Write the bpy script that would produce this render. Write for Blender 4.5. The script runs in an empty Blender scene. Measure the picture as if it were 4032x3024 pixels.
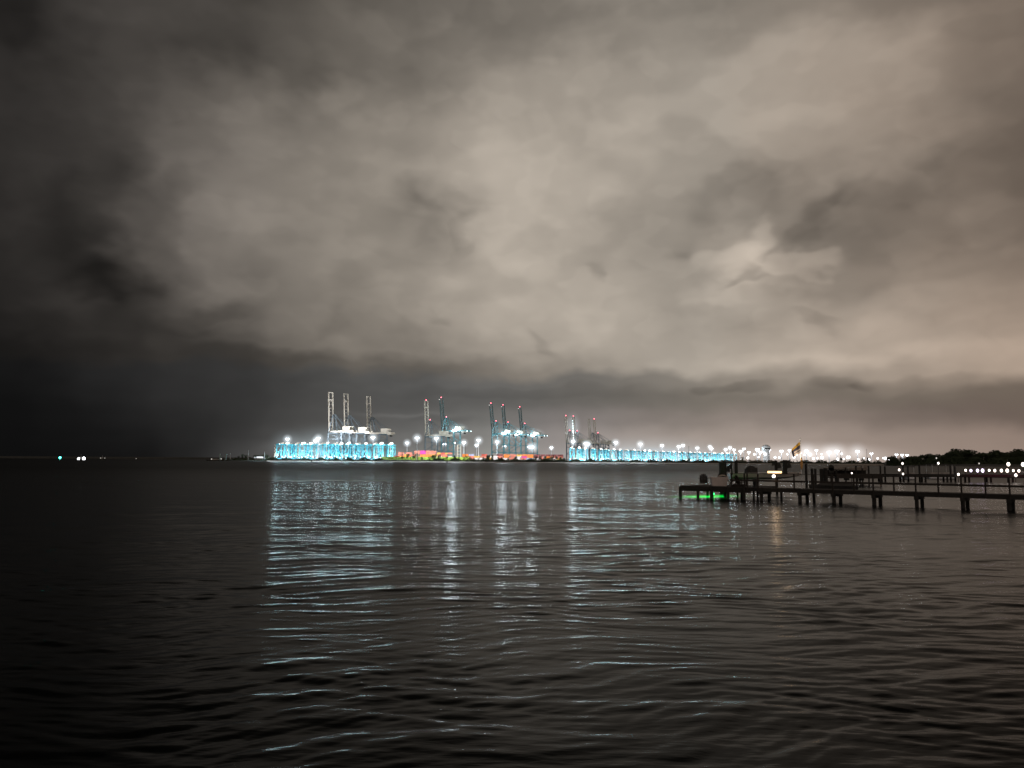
import bpy, math, random
import numpy as np
from mathutils import Vector, Matrix

random.seed(7)
rng = np.random.default_rng(11)
S = bpy.context.scene
COL = S.collection
R = math.radians

# ------------------------------------------------------------------ camera
F, CX, CY, H = 3000.0, 2016.0, 1512.0, 3.2          # focal (px of the 4032 frame), centre, eye height
PITCH = math.atan((1812.6 - 1512) / F)
ROLL = math.atan(0.0056)
Mcam = Matrix.Rotation(math.pi / 2 + PITCH, 3, 'X') @ Matrix.Rotation(ROLL, 3, 'Z')
cd = bpy.data.cameras.new('camera')
cam = bpy.data.objects.new('camera', cd)
COL.objects.link(cam)
cam.location = (0, 0, H)
cam.rotation_euler = Mcam.to_euler()
cd.sensor_width = 36.0
cd.lens = F / 4032 * 36
cd.clip_start = 0.2
cd.clip_end = 60000
S.camera = cam

def ray(px, py):
    d = Mcam @ Vector(((px - CX) / F, -(py - CY) / F, -1.0))
    return d
def at(px, py, Y):
    d = ray(px, py)
    return Vector((0, 0, H)) + d * (Y / d.y)
def hor(px):
    return 1801.3 + 0.0056 * px
def xat(px, Y, py=1815):
    return at(px, py, Y).x
def top_depth(px, py, z):
    return (z - H) * F / max(hor(px) - py, 1e-3)

# ------------------------------------------------------------------ helpers
class MB:
    def __init__(s): s.v = []; s.f = []; s.m = []; s.cur = 0
    def add(s, vs, fs):
        b = len(s.v); s.v += [tuple(v) for v in vs]
        s.f += [tuple(b + i for i in f) for f in fs]; s.m += [s.cur] * len(fs)
        return s
    def hexa(s, p):
        return s.add(p, [(0,3,2,1),(4,5,6,7),(0,1,5,4),(1,2,6,5),(2,3,7,6),(3,0,4,7)])
    def box(s, c, d, rz=0):
        cx, cy, cz = c; x, y, z = d[0]/2, d[1]/2, d[2]/2
        co, si = math.cos(rz), math.sin(rz)
        pts = []
        for zz in (-z, z):
            for (a, b) in ((-x,-y),(x,-y),(x,y),(-x,y)):
                pts.append((cx + a*co - b*si, cy + a*si + b*co, cz + zz))
        return s.hexa(pts)
    def bar(s, a, b, w, h=None, up=(0,0,1)):
        h = h or w
        a, b = Vector(a), Vector(b); d = (b - a).normalized(); u = Vector(up)
        if abs(d.dot(u)) > 0.98: u = Vector((1, 0, 0))
        sx = d.cross(u).normalized(); sy = sx.cross(d).normalized()
        pts = []
        for q in (a, b):
            for (i, j) in ((-1,-1),(1,-1),(1,1),(-1,1)):
                pts.append(q + sx * (i*w/2) + sy * (j*h/2))
        return s.hexa(pts)
    def tube(s, a, b, r0, r1=None, n=8):
        r1 = r0 if r1 is None else r1
        a, b = Vector(a), Vector(b); d = (b - a).normalized(); u = Vector((0,0,1))
        if abs(d.dot(u)) > 0.98: u = Vector((1, 0, 0))
        sx = d.cross(u).normalized(); sy = sx.cross(d)
        pts = []
        for q, r in ((a, r0), (b, r1)):
            for k in range(n):
                t = 2*math.pi*k/n; pts.append(q + sx*(r*math.cos(t)) + sy*(r*math.sin(t)))
        fs = [(k, (k+1) % n, n+(k+1) % n, n+k) for k in range(n)]
        fs += [tuple(range(n-1, -1, -1)), tuple(range(n, 2*n))]
        return s.add(pts, fs)
    def ball(s, c, r, nu=10, nv=6):
        rx, ry, rz = (r, r, r) if isinstance(r, (int, float)) else r
        pts = [(c[0], c[1], c[2]-rz)]
        for j in range(1, nv):
            t = -math.pi/2 + math.pi*j/nv
            for i in range(nu):
                p = 2*math.pi*i/nu
                pts.append((c[0]+rx*math.cos(t)*math.cos(p), c[1]+ry*math.cos(t)*math.sin(p), c[2]+rz*math.sin(t)))
        pts.append((c[0], c[1], c[2]+rz)); L = len(pts)-1
        fs = [(0, 1+(i+1) % nu, 1+i) for i in range(nu)]
        for j in range(nv-2):
            a = 1+j*nu
            fs += [(a+i, a+(i+1) % nu, a+nu+(i+1) % nu, a+nu+i) for i in range(nu)]
        a = 1+(nv-2)*nu
        fs += [(a+i, a+(i+1) % nu, L) for i in range(nu)]
        return s.add(pts, fs)
    def lathe(s, c, prof, n=14):
        pts = []; fs = []
        for (r, z) in prof:
            for k in range(n):
                t = 2*math.pi*k/n; pts.append((c[0]+r*math.cos(t), c[1]+r*math.sin(t), c[2]+z))
        for j in range(len(prof)-1):
            fs += [(j*n+k, j*n+(k+1) % n, (j+1)*n+(k+1) % n, (j+1)*n+k) for k in range(n)]
        fs += [tuple(range(n-1, -1, -1)), tuple((len(prof)-1)*n+k for k in range(n))]
        return s.add(pts, fs)
    def build(s, name, mats, parent=None, smooth=False):
        me = bpy.data.meshes.new(name)
        me.from_pydata(s.v, [], s.f); me.update()
        if not isinstance(mats, (list, tuple)): mats = [mats]
        for m in mats: me.materials.append(m)
        if len(mats) > 1: me.polygons.foreach_set('material_index', s.m)
        if smooth: me.polygons.foreach_set('use_smooth', [True]*len(me.polygons))
        o = bpy.data.objects.new(name, me); COL.objects.link(o)
        if parent: o.parent = parent
        return o

def tag(o, label=None, cat=None, group=None, kind=None):
    if label: o['label'] = label
    if cat: o['category'] = cat
    if group: o['group'] = group
    if kind: o['kind'] = kind
    return o
def thing(name, label, cat, loc=(0,0,0), rz=0, group=None):
    o = bpy.data.objects.new(name, None); COL.objects.link(o)
    o.location = loc; o.rotation_euler = (0, 0, rz)
    return tag(o, label, cat, group)
def copy_tree(o, parent=None):
    c = o.copy(); COL.objects.link(c)
    if parent: c.parent = parent
    for ch in list(o.children): copy_tree(ch, c)
    return c
ORD = ('first second third fourth fifth sixth seventh eighth ninth tenth eleventh twelfth thirteenth fourteenth fifteenth '
       'sixteenth seventeenth eighteenth nineteenth twentieth').split()
def ordinal(i):
    if i < 20: return ORD[i]
    t = {2: 'twenty', 3: 'thirty', 4: 'forty', 5: 'fifty', 6: 'sixty'}[(i+1)//10]
    return (t[:-1] + 'ieth') if (i+1) % 10 == 0 else t + '-' + ORD[(i+1) % 10 - 1]

# ------------------------------------------------------------------ materials
def lin(c):
    c = c/255.0
    return c/12.92 if c <= 0.04045 else ((c+0.055)/1.055)**2.4
def N(nt, t, **k):
    n = nt.nodes.new(t)
    for a, b in k.items(): setattr(n, a, b)
    return n
def mat(name, c, rough=0.7, metal=0.0, var=0.35, scale=3.0, stretch=(1,1,1), bump=0.0):
    m = bpy.data.materials.new(name); m.use_nodes = True
    nt = m.node_tree; b = nt.nodes['Principled BSDF']
    tc = N(nt, 'ShaderNodeTexCoord'); mp = N(nt, 'ShaderNodeMapping'); mp.inputs['Scale'].default_value = stretch
    nz = N(nt, 'ShaderNodeTexNoise'); nz.inputs['Scale'].default_value = scale; nz.inputs['Detail'].default_value = 5
    cr = N(nt, 'ShaderNodeValToRGB')
    lo = tuple(x*(1-var) for x in c); hi = tuple(min(1, x*(1+var*0.7)) for x in c)
    cr.color_ramp.elements[0].position = 0.3; cr.color_ramp.elements[0].color = (*lo, 1)
    cr.color_ramp.elements[1].position = 0.7; cr.color_ramp.elements[1].color = (*hi, 1)
    L = nt.links.new
    L(tc.outputs['Object'], mp.inputs['Vector']); L(mp.outputs[0], nz.inputs['Vector'])
    L(nz.outputs['Fac'], cr.inputs[0]); L(cr.outputs[0], b.inputs['Base Color'])
    b.inputs['Roughness'].default_value = rough; b.inputs['Metallic'].default_value = metal
    if bump:
        bp = N(nt, 'ShaderNodeBump'); bp.inputs['Strength'].default_value = bump; bp.inputs['Distance'].default_value = 0.03
        L(nz.outputs['Fac'], bp.inputs['Height']); L(bp.outputs[0], b.inputs['Normal'])
    return m
def emit(name, c, s):
    m = bpy.data.materials.new(name); m.use_nodes = True
    nt = m.node_tree; b = nt.nodes['Principled BSDF']
    b.inputs['Base Color'].default_value = (0.6, 0.6, 0.6, 1)
    b.inputs['Emission Color'].default_value = (*c, 1); b.inputs['Emission Strength'].default_value = s
    return m

WOOD = mat('weathered_wood', (0.034, 0.028, 0.024), 0.9, scale=6, stretch=(1, 1, 4), bump=0.5)
WOOD_D = mat('wet_piling', (0.020, 0.018, 0.016), 0.8, scale=5, stretch=(1, 1, 3), bump=0.5)
DECK = mat('deck_planks', (0.045, 0.038, 0.033), 0.9, scale=4, stretch=(8, 1, 1), bump=0.4)
CYAN = mat('turquoise_crane_paint', (0.06, 0.42, 0.54), 0.5, var=0.2)
BLUEG = mat('blue_grey_crane_paint', (0.13, 0.165, 0.19), 0.55, var=0.25)
TEAL = mat('teal_crane_paint', (0.10, 0.27, 0.31), 0.5, var=0.2)
TEALD = mat('dark_teal_boom_paint', (0.10, 0.15, 0.155), 0.55, var=0.25)
WHITE = mat('off_white_boom_paint', (0.62, 0.58, 0.50), 0.55, var=0.15)
GALV = mat('galvanised_steel', (0.72, 0.74, 0.78), 0.5, 0.1, var=0.15)
CABLE = mat('dark_cable', (0.10, 0.14, 0.17), 0.6)
SHORE_STRIP = mat('pale_shore_strip', (0.42, 0.40, 0.36), 0.95, var=0.25, scale=0.2)
GRASS = mat('lit_grass', (0.20, 0.30, 0.03), 0.95, var=0.45, scale=0.25)
ASPH = mat('terminal_asphalt', (0.09, 0.09, 0.095), 0.9, scale=0.05)
SOIL = mat('dark_soil', (0.035, 0.035, 0.03), 0.95, scale=0.05)
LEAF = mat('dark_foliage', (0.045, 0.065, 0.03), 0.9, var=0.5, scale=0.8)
LEAFL = mat('lit_green_foliage', (0.06, 0.10, 0.03), 0.9, var=0.5, scale=0.8)  # floodlighting put into a brighter leaf green
BARK = mat('bark', (0.06, 0.05, 0.04), 0.95)
HULLW = mat('boat_gelcoat', (0.50, 0.46, 0.43), 0.35, var=0.12)
CANVAS = mat('dark_canvas', (0.045, 0.042, 0.04), 0.9, bump=0.2)
PLASW = mat('pale_plastic', (0.62, 0.54, 0.51), 0.6, var=0.12)
PLASD = mat('dark_plastic', (0.03, 0.03, 0.03), 0.5)
CLOTH = mat('pale_cloth', (0.50, 0.43, 0.36), 0.95, bump=0.6)
GLASSD = mat('dark_glass', (0.02, 0.022, 0.025), 0.08, var=0.1)
ROOF = mat('weathered_roof', (0.26, 0.22, 0.19), 0.8, scale=2)
WALL = mat('pale_siding', (0.34, 0.32, 0.30), 0.85, scale=2)
CONC = mat('pale_concrete', (0.45, 0.46, 0.46), 0.85, scale=0.3)
L_MAST = emit('mast_lamp_glow', (0.88, 0.94, 1.0), 5)
L_FLOOD = emit('crane_floodlight_glow', (0.70, 0.95, 1.0), 4)
L_STS = emit('quay_crane_floodlight_glow', (0.80, 0.95, 1.0), 7)
L_RED = emit('red_beacon_glow', (1.0, 0.10, 0.16), 4)
L_WARM = emit('warm_lamp_glow', (1.0, 0.60, 0.26), 2.6)
L_BULB = emit('white_bulb_glow', (1.0, 0.93, 0.85), 4)
L_DOCK = emit('dock_light_glow', (1.0, 0.88, 0.78), 4)
L_VIOL = emit('violet_dock_light_glow', (0.85, 0.72, 1.0), 4)
L_GREEN = emit('green_lamp_glow', (0.02, 1.0, 0.18), 4)
L_TEAL = emit('teal_buoy_glow', (0.05, 0.95, 0.75), 14)
L_YARD = emit('yard_lamp_glow', (0.95, 0.97, 1.0), 4)
L_WIN = emit('lit_window_glow', (1.0, 0.95, 0.85), 0.5)
CONT = {'red': mat('red_container_paint', (0.42, 0.07, 0.05), 0.6, var=0.2, scale=0.6),
        'orange': mat('orange_container_paint', (0.55, 0.17, 0.03), 0.6, var=0.2, scale=0.6),
        'magenta': mat('magenta_container_paint', (0.50, 0.03, 0.28), 0.6, var=0.2, scale=0.6),
        'salmon': mat('salmon_container_paint', (0.48, 0.16, 0.12), 0.6, var=0.2, scale=0.6),
        'yellow': mat('yellow_container_paint', (0.55, 0.33, 0.06), 0.6, var=0.2, scale=0.6),
        'white': mat('white_container_paint', (0.6, 0.58, 0.60), 0.6, var=0.2, scale=0.6),
        'maroon': mat('maroon_container_paint', (0.15, 0.035, 0.04), 0.6, var=0.2, scale=0.6),
        'blue': mat('pale_blue_container_paint', (0.32, 0.38, 0.60), 0.6, var=0.2, scale=0.6)}

# ------------------------------------------------------------------ night sky (world)
W = bpy.data.worlds.new('World'); S.world = W; W.use_nodes = True
nt = W.node_tree; nt.nodes.clear(); LK = nt.links.new
def M(op, a, b=None, c=None, clamp=False):
    n = N(nt, 'ShaderNodeMath', operation=op); n.use_clamp = clamp
    for i, x in enumerate((a, b, c)):
        if x is None: continue
        if isinstance(x, (int, float)): n.inputs[i].default_value = x
        else: LK(x, n.inputs[i])
    return n.outputs[0]
tc = N(nt, 'ShaderNodeTexCoord'); sep = N(nt, 'ShaderNodeSeparateXYZ'); LK(tc.outputs['Generated'], sep.inputs[0])
az = M('ARCTAN2', sep.outputs[0], sep.outputs[1]); el = M('ARCSINE', sep.outputs[2])
def noise(scale, detail, rough, stretch=1.0, off=0.0):
    cb = N(nt, 'ShaderNodeCombineXYZ'); LK(az, cb.inputs[0]); LK(M('MULTIPLY', el, stretch), cb.inputs[1]); cb.inputs[2].default_value = off
    n = N(nt, 'ShaderNodeTexNoise'); n.inputs['Scale'].default_value = scale
    n.inputs['Detail'].default_value = detail; n.inputs['Roughness'].default_value = rough
    LK(cb.outputs[0], n.inputs['Vector'])
    return n
# clouds thin out towards the horizon: the warp is scaled by elevation
wel = N(nt, 'ShaderNodeMapRange'); wel.interpolation_type = 'SMOOTHSTEP'
wel.inputs[1].default_value = 0.02; wel.inputs[2].default_value = 0.22; wel.inputs[3].default_value = 0.38; wel.inputs[4].default_value = 1.0
LK(el, wel.inputs[0])
def warp(nz, amp, ch):
    s = N(nt, 'ShaderNodeSeparateColor'); LK(nz.outputs['Color'], s.inputs[0])
    return M('MULTIPLY', M('SUBTRACT', s.outputs[ch], 0.5), amp)
n1, n2, n3 = noise(5.0, 2, 0.5, 1.3, 3.1), noise(13.0, 1, 0.45, 1.4, 7.7), noise(34.0, 1.5, 0.5, 1.6, 1.3)
def comb(ch, a1, a2, a3):
    return M('MULTIPLY', M('ADD', M('ADD', warp(n1, a1, ch), warp(n2, a2, ch)), warp(n3, a3, ch)), wel.outputs[0])
u = M('ADD', az, comb(0, 0.055, 0.070, 0.026)); v = M('ADD', el, comb(1, 0.040, 0.058, 0.024))
U0, U1 = -0.75, 0.75
su = M('DIVIDE', M('SUBTRACT', u, U0), U1 - U0, clamp=True)
K = 4032/2212
XS = [0,58,174,260,347,463,579,752,926,1071,1200,1337,1511,1627,1743,1858,2032,2212]
GRID = [(990,[15,15,17,20,28,50,86,125,140,148,152,155,160,160,156,150,140,134]),
        (949,[16,17,20,25,32,46,68,94,116,132,140,148,150,150,147,142,134,130]),
        (909,[17,19,24,30,36,46,62,84,100,114,122,124,127,128,124,118,108,102]),
        (868,[19,21,28,34,42,50,60,80,90,100,104,110,114,116,116,113,109,100]),
        (825,[22,24,32,38,44,52,62,84,94,106,108,116,132,144,144,148,152,154]),
        (790,[25,28,36,42,48,54,68,92,106,122,138,154,168,174,176,172,165,160]),
        (752,[30,34,42,48,52,68,92,116,130,148,154,162,160,165,165,158,152,144]),
        (695,[36,42,52,46,68,86,106,122,142,156,158,164,152,156,154,146,144,132]),
        (637,[40,44,38,42,84,104,114,128,142,162,166,166,157,156,140,130,136,122]),
        (550,[44,48,44,70,100,114,118,132,138,166,168,154,142,148,126,120,120,102]),
        (492,[46,50,48,70,100,118,126,134,136,164,168,158,146,140,126,120,118,98]),
        (434,[48,52,56,62,98,116,126,134,140,162,166,160,152,142,136,130,118,98]),
        (347,[48,50,60,70,92,108,118,130,145,164,168,164,155,152,148,142,126,106]),
        (289,[46,50,60,68,84,100,110,126,142,162,168,166,157,158,154,148,126,110]),
        (174,[40,46,62,66,64,64,76,98,122,148,154,154,153,152,150,146,132,112]),
        (87,[28,32,58,63,66,70,78,95,112,127,133,137,138,136,131,124,113,94]),
        (29,[22,27,50,57,62,66,72,87,102,115,120,124,126,124,120,113,103,86])]
def tint(x, g, y):
    r = 1.045; gg = 0.988; b = 0.915
    t = max(0, (x-1500)/700); r += 0.045*t; gg -= 0.012*t; b -= 0.04*t
    if x < 700: k = (700-x)/700; b += 0.03*k
    if y > 800 and x < 1500: k = min(1, (1500-x)/500)*0.8; r -= 0.05*k; b += 0.075*k; gg += 0.01*k
    if y > 900 and x >= 1100: r += 0.015; gg -= 0.004; b += 0.012
    return tuple(lin(g*q) for q in (r, gg, b))
prev = None; pv = None
for (y, vals) in GRID:
    cr = N(nt, 'ShaderNodeValToRGB'); cr.color_ramp.interpolation = 'CARDINAL'
    stops = []
    for x, g in zip(XS, vals):
        d = ray(x*K, y*K); stops.append(((math.atan2(d.x, d.y)-U0)/(U1-U0), tint(x, g, y)))
    els = cr.color_ramp.elements
    els[0].position = stops[0][0]; els[0].color = (*stops[0][1], 1)
    els[1].position = stops[-1][0]; els[1].color = (*stops[-1][1], 1)
    for p, c in stops[1:-1]:
        e = els.new(p); e.color = (*c, 1)
    LK(su, cr.inputs[0])
    d = ray(1106*K, y*K); ve = math.asin(d.normalized().z)
    if prev is None: prev = cr.outputs[0]
    else:
        mr = N(nt, 'ShaderNodeMapRange'); mr.interpolation_type = 'SMOOTHSTEP'
        mr.inputs[1].default_value = pv; mr.inputs[2].default_value = ve; LK(v, mr.inputs[0])
        mx = N(nt, 'ShaderNodeMix', data_type='RGBA'); LK(mr.outputs[0], mx.inputs[0])
        LK(prev, mx.inputs[6]); LK(cr.outputs[0], mx.inputs[7]); prev = mx.outputs[2]
    pv = ve
# unseen sky above the frame, darkened so the foreground water reflects less
for (deg, k) in ((38, 0.45), (62, 0.45)):
    mr = N(nt, 'ShaderNodeMapRange'); mr.interpolation_type = 'SMOOTHSTEP'
    mr.inputs[1].default_value = pv; mr.inputs[2].default_value = R(deg); LK(v, mr.inputs[0])
    sc_ = N(nt, 'ShaderNodeVectorMath', operation='SCALE'); LK(prev, sc_.inputs[0]); sc_.inputs['Scale'].default_value = k
    mx = N(nt, 'ShaderNodeMix', data_type='RGBA'); LK(mr.outputs[0], mx.inputs[0]); LK(prev, mx.inputs[6]); LK(sc_.outputs[0], mx.inputs[7])
    prev = mx.outputs[2]; pv = R(deg)
# even warm fill added behind the viewer, in place of shore lamps
mr = N(nt, 'ShaderNodeMapRange'); mr.inputs[1].default_value = 0.0; mr.inputs[2].default_value = -0.5; LK(sep.outputs[1], mr.inputs[0])
mx = N(nt, 'ShaderNodeMix', data_type='RGBA'); LK(mr.outputs[0], mx.inputs[0]); LK(prev, mx.inputs[6]); mx.inputs[7].default_value = (0.30, 0.25, 0.21, 1); prev = mx.outputs[2]
# separate cloud masses: (x, y, half width, half height, tilt degrees, gain) in the frame's directions
BL = [(1640,520,30,34,25,0.34,.16),(1590,570,98,25,9,0.30,.13),(1728,567,76,21,-6,0.42,.12),(1560,628,55,15,12,0.18,.2),(1700,602,64,13,-5,0.14,.2),(1655,560,70,26,5,0.10,.3),
      (1664,556,13,9,45,-0.24,.25),(1604,607,42,7,14,-0.28,.25),(1600,420,108,62,10,-0.20,.10),(1482,560,24,12,0,-0.16,.25),
      (1745,488,84,22,36,-0.24,.2),(1828,425,44,34,20,-0.22,.15),(1985,388,72,46,15,-0.22,.2),(1805,560,110,64,20,-0.10,.3),
      (1293,597,15,17,0,-0.20,.25),(1188,738,36,8,-38,-0.16,.3),(1755,682,66,17,-16,-0.20,.15),(1600,690,54,22,0,-0.09,.25),(1900,700,60,26,-10,0.08,.2),
      (885,425,34,34,0,-0.20,.25),(928,452,42,13,-30,-0.20,.25),(1000,442,50,22,10,-0.14,.2),(965,540,72,62,0,-0.07,.1),(860,560,80,70,0,0.05,.2),
      (250,614,104,26,2,-0.36,.18),(480,205,95,60,10,-0.12,.2),(700,165,62,22,0,-0.13,.25),(958,690,26,13,0,-0.22,.25),(720,698,20,22,0,-0.16,.25),(470,668,56,17,22,-0.18,.2),
      (430,470,70,60,50,0.08,.15),(560,300,70,50,30,0.10,.15),(1080,600,100,60,0,0.05,.15),(1120,690,80,40,0,0.06,.15),(1330,690,90,60,0,0.06,.12),
      (1500,837,24,11,0,-0.24,.18),(1596,838,60,12,0,-0.28,.15),(1800,834,56,17,0,-0.28,.15),(1874,838,24,9,0,-0.22,.2),(1985,826,110,9,2,-0.14,.25),(850,893,92,4,0,0.26,.35),(960,905,60,6,0,-0.12,.3),
      (330,560,42,90,-20,-0.16,.15),(375,425,52,40,40,-0.18,.15),(640,215,62,34,25,-0.12,.15),(775,300,74,48,20,0.08,.12),(1016,500,24,62,-18,-0.10,.12),
      (1105,420,60,120,0,0.07,.12),(440,690,120,26,14,-0.14,.15),(620,775,120,20,12,-0.12,.15),(1150,848,330,15,-1,-0.10,.12),(800,812,190,16,7,-0.10,.12),(1400,560,70,40,10,0.07,.12),(1250,520,50,30,-10,0.06,.12),
      (30,40,90,60,0,-0.35,.3),(1250,870,420,24,-2,-0.05,.2),(2000,876,240,16,-4,-0.08,.2)]
gain = None
for (x, y, hw, hh, tl, g, sf) in BL:
    d = ray(x*K, y*K).normalized(); a0 = math.atan2(d.x, d.y); e0 = math.asin(d.z); sc = K/F
    du, dv = M('SUBTRACT', u, a0), M('SUBTRACT', v, e0); ct, st = math.cos(R(tl)), math.sin(R(tl))
    p = M('DIVIDE', M('ADD', M('MULTIPLY', du, ct), M('MULTIPLY', dv, st)), hw*sc)
    q = M('DIVIDE', M('SUBTRACT', M('MULTIPLY', dv, ct), M('MULTIPLY', du, st)), hh*sc)
    rr = M('SQRT', M('ADD', M('MULTIPLY', p, p), M('MULTIPLY', q, q)))
    w = M('DIVIDE', g, M('ADD', M('EXPONENT', M('DIVIDE', M('SUBTRACT', rr, 1.0), sf)), 1.0))
    gain = w if gain is None else M('ADD', gain, w)
fb = noise(9.0, 3, 0.5, 1.5, 5.5); fb2 = noise(30.0, 2, 0.5, 1.7, 9.5)
det = M('ADD', M('MULTIPLY', M('SUBTRACT', fb.outputs['Fac'], 0.5), 0.34), M('MULTIPLY', M('SUBTRACT', fb2.outputs['Fac'], 0.5), 0.05))
def crisp(nz, lo, hi):
    m_ = N(nt, 'ShaderNodeMapRange'); m_.interpolation_type = 'SMOOTHSTEP'; m_.inputs[1].default_value = lo; m_.inputs[2].default_value = hi
    m_.inputs[3].default_value = -0.5; m_.inputs[4].default_value = 0.5; LK(nz.outputs['Fac'], m_.inputs[0]); return m_.outputs[0]
n5, n6 = noise(6.5, 2, 0.45, 1.6, 21.0), noise(15.0, 2, 0.45, 1.7, 33.0)
det = M('ADD', det, M('ADD', M('MULTIPLY', crisp(n5, 0.47, 0.555), 0.12), M('MULTIPLY', crisp(n6, 0.49, 0.59), 0.06)))
gain = M('ADD', M('ADD', gain, 1.0), M('MULTIPLY', det, wel.outputs[0]))
mul = N(nt, 'ShaderNodeVectorMath', operation='SCALE'); LK(prev, mul.inputs[0]); LK(gain, mul.inputs['Scale'])
bg = N(nt, 'ShaderNodeBackground'); LK(mul.outputs[0], bg.inputs[0]); bg.inputs[1].default_value = 1.0
ow = N(nt, 'ShaderNodeOutputWorld'); LK(bg.outputs[0], ow.inputs[0])
W.cycles.sampling_method = 'NONE'

# ------------------------------------------------------------------ water
C0 = Vector((14.98, 68.2, 0)); PD = Vector((.764, -.645, 0)).normalized(); ND = Vector((.645, .764, 0)).normalized()
RP = math.atan2(PD.y, PD.x)
def PP(s, w, z): return C0 + PD*s + ND*w + Vector((0, 0, z))
def s_at(px, w=0.0):
    k = (px + 1.0 - CX)/F
    return (k*(C0.y + w*ND.y) - C0.x - w*ND.x)/(PD.x - k*PD.y)
GREEN_AT = PP(s_at(2788, 4.2), 4.2, 0); GREEN_RZ = RP
def water():
    rs = [4.0]
    while rs[-1] < 170: rs.append(rs[-1] + 0.012 + 0.0028*rs[-1])
    while rs[-1] < 900: rs.append(rs[-1]*(1.003 + 0.03*max(0, min(1, (rs[-1]-380)/400))))
    while rs[-1] < 30000: rs.append(rs[-1]*1.12)
    rs = np.array(rs); drs = np.gradient(rs)
    th = np.concatenate([np.linspace(-1.35, -0.70, 12)[:-1], np.linspace(-0.70, 0.70, 520), np.linspace(0.70, 1.35, 12)[1:]])
    RR, TT = np.meshgrid(rs, th, indexing='ij'); DR = np.meshgrid(drs, th, indexing='ij')[0]
    X = RR*np.sin(TT); Y = RR*np.cos(TT); Z = np.zeros_like(X)
    # domain wobble keeps crests short and uneven
    Xw = X + 0.5*np.sin(0.55*Y + 0.31*X) + 0.35*np.sin(0.9*X - 0.4*Y)
    Yw = Y + 0.35*np.sin(0.42*X + 0.23*Y + 1.0) + 0.2*np.sin(1.1*X + 0.7*Y)
    for i in range(84):
        lam = 0.20*(2.4/0.20)**(rng.random())
        ang = R(-90 + 12) + rng.normal(0, 0.32)
        k = 2*math.pi/lam
        sl = 0.0215*(1.0 if lam < 0.9 else 0.40)
        a = sl/k
        ph = rng.random()*6.28
        wt = np.clip((lam/(np.maximum(DR, 0.0035*RR*0.6)) - 2.5)/3.0, 0, 1) * np.clip((230-RR)/170, 0, 1)
        arg = k*(math.cos(ang)*Xw + math.sin(ang)*Yw) + ph
        Z += a*wt*(np.sin(arg) + 0.22*np.cos(2*arg))
    for i in range(26):            # longer wind waves that still show far out
        lam = 2.2*(8.0/2.2)**(rng.random()); ang = R(-90 + 8) + rng.normal(0, 0.5); k = 2*math.pi/lam
        wt = np.clip((lam/DR - 2.5)/3.0, 0, 1)
        Z += 0.0066/k*wt*np.clip((RR-6)/34, 0.25, 1)*np.sin(k*(math.cos(ang)*Xw + math.sin(ang)*Yw) + rng.random()*6.28)
    patch = 0.75 + 0.35*np.sin(0.21*X + 0.5*Y + 0.6*np.sin(0.13*Y)) * np.sin(0.33*Y - 0.12*X)
    Z *= patch*0.88
    nr, ntn = X.shape
    co = np.stack([X, Y, Z], -1).reshape(-1, 3).astype(np.float32)
    i, j = np.meshgrid(np.arange(nr-1), np.arange(ntn-1), indexing='ij')
    a = (i*ntn + j).ravel()
    fs = np.stack([a, a+1, a+ntn+1, a+ntn], -1)[:, ::-1].astype(np.int32)
    me = bpy.data.meshes.new('water')
    me.vertices.add(len(co)); me.vertices.foreach_set('co', co.ravel())
    me.loops.add(fs.size); me.loops.foreach_set('vertex_index', fs.ravel())
    me.polygons.add(len(fs)); me.polygons.foreach_set('loop_start', np.arange(0, fs.size, 4, dtype=np.int32))
    me.polygons.foreach_set('loop_total', np.full(len(fs), 4, dtype=np.int32))
    me.polygons.foreach_set('use_smooth', np.ones(len(fs), dtype=bool))
    me.update(); me.validate()
    m = bpy.data.materials.new('night_water'); m.use_nodes = True
    t = m.node_tree; b = t.nodes['Principled BSDF']; L = t.links.new
    b.inputs['Base Color'].default_value = (0.004, 0.005, 0.005, 1); b.inputs['IOR'].default_value = 1.10
    g = N(t, 'ShaderNodeNewGeometry')
    ln = N(t, 'ShaderNodeVectorMath', operation='LENGTH'); L(g.outputs['Position'], ln.inputs[0])
    mr = N(t, 'ShaderNodeMapRange'); mr.inputs[1].default_value = 8; mr.inputs[2].default_value = 280
    mr.inputs[3].default_value = 0.16; mr.inputs[4].default_value = 0.44; L(ln.outputs['Value'], mr.inputs[0]); L(mr.outputs[0], b.inputs['Roughness'])
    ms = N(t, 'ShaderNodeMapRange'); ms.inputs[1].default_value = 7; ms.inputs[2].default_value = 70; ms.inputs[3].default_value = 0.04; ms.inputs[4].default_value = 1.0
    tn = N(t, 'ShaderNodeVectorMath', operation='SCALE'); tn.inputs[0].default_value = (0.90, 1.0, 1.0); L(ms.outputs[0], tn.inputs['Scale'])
    L(ln.outputs['Value'], ms.inputs[0]); L(tn.outputs[0], b.inputs['Specular Tint'])      # vignette painted into the water: reflections dim towards the viewer
    mp = N(t, 'ShaderNodeMapping'); mp.inputs['Scale'].default_value = (1.6, 4.5, 1); mp.inputs['Rotation'].default_value = (0, 0, R(8))
    L(g.outputs['Position'], mp.inputs['Vector'])
    nz = N(t, 'ShaderNodeTexNoise'); nz.inputs['Scale'].default_value = 1.0; nz.inputs['Detail'].default_value = 3; L(mp.outputs[0], nz.inputs['Vector'])
    bp = N(t, 'ShaderNodeBump'); bp.inputs['Distance'].default_value = 0.035
    fd = N(t, 'ShaderNodeMapRange'); fd.inputs[1].default_value = 10; fd.inputs[2].default_value = 90
    fd.inputs[3].default_value = 0.42; fd.inputs[4].default_value = 0.22; L(ln.outputs['Value'], fd.inputs[0]); L(fd.outputs[0], bp.inputs['Strength'])
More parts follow.
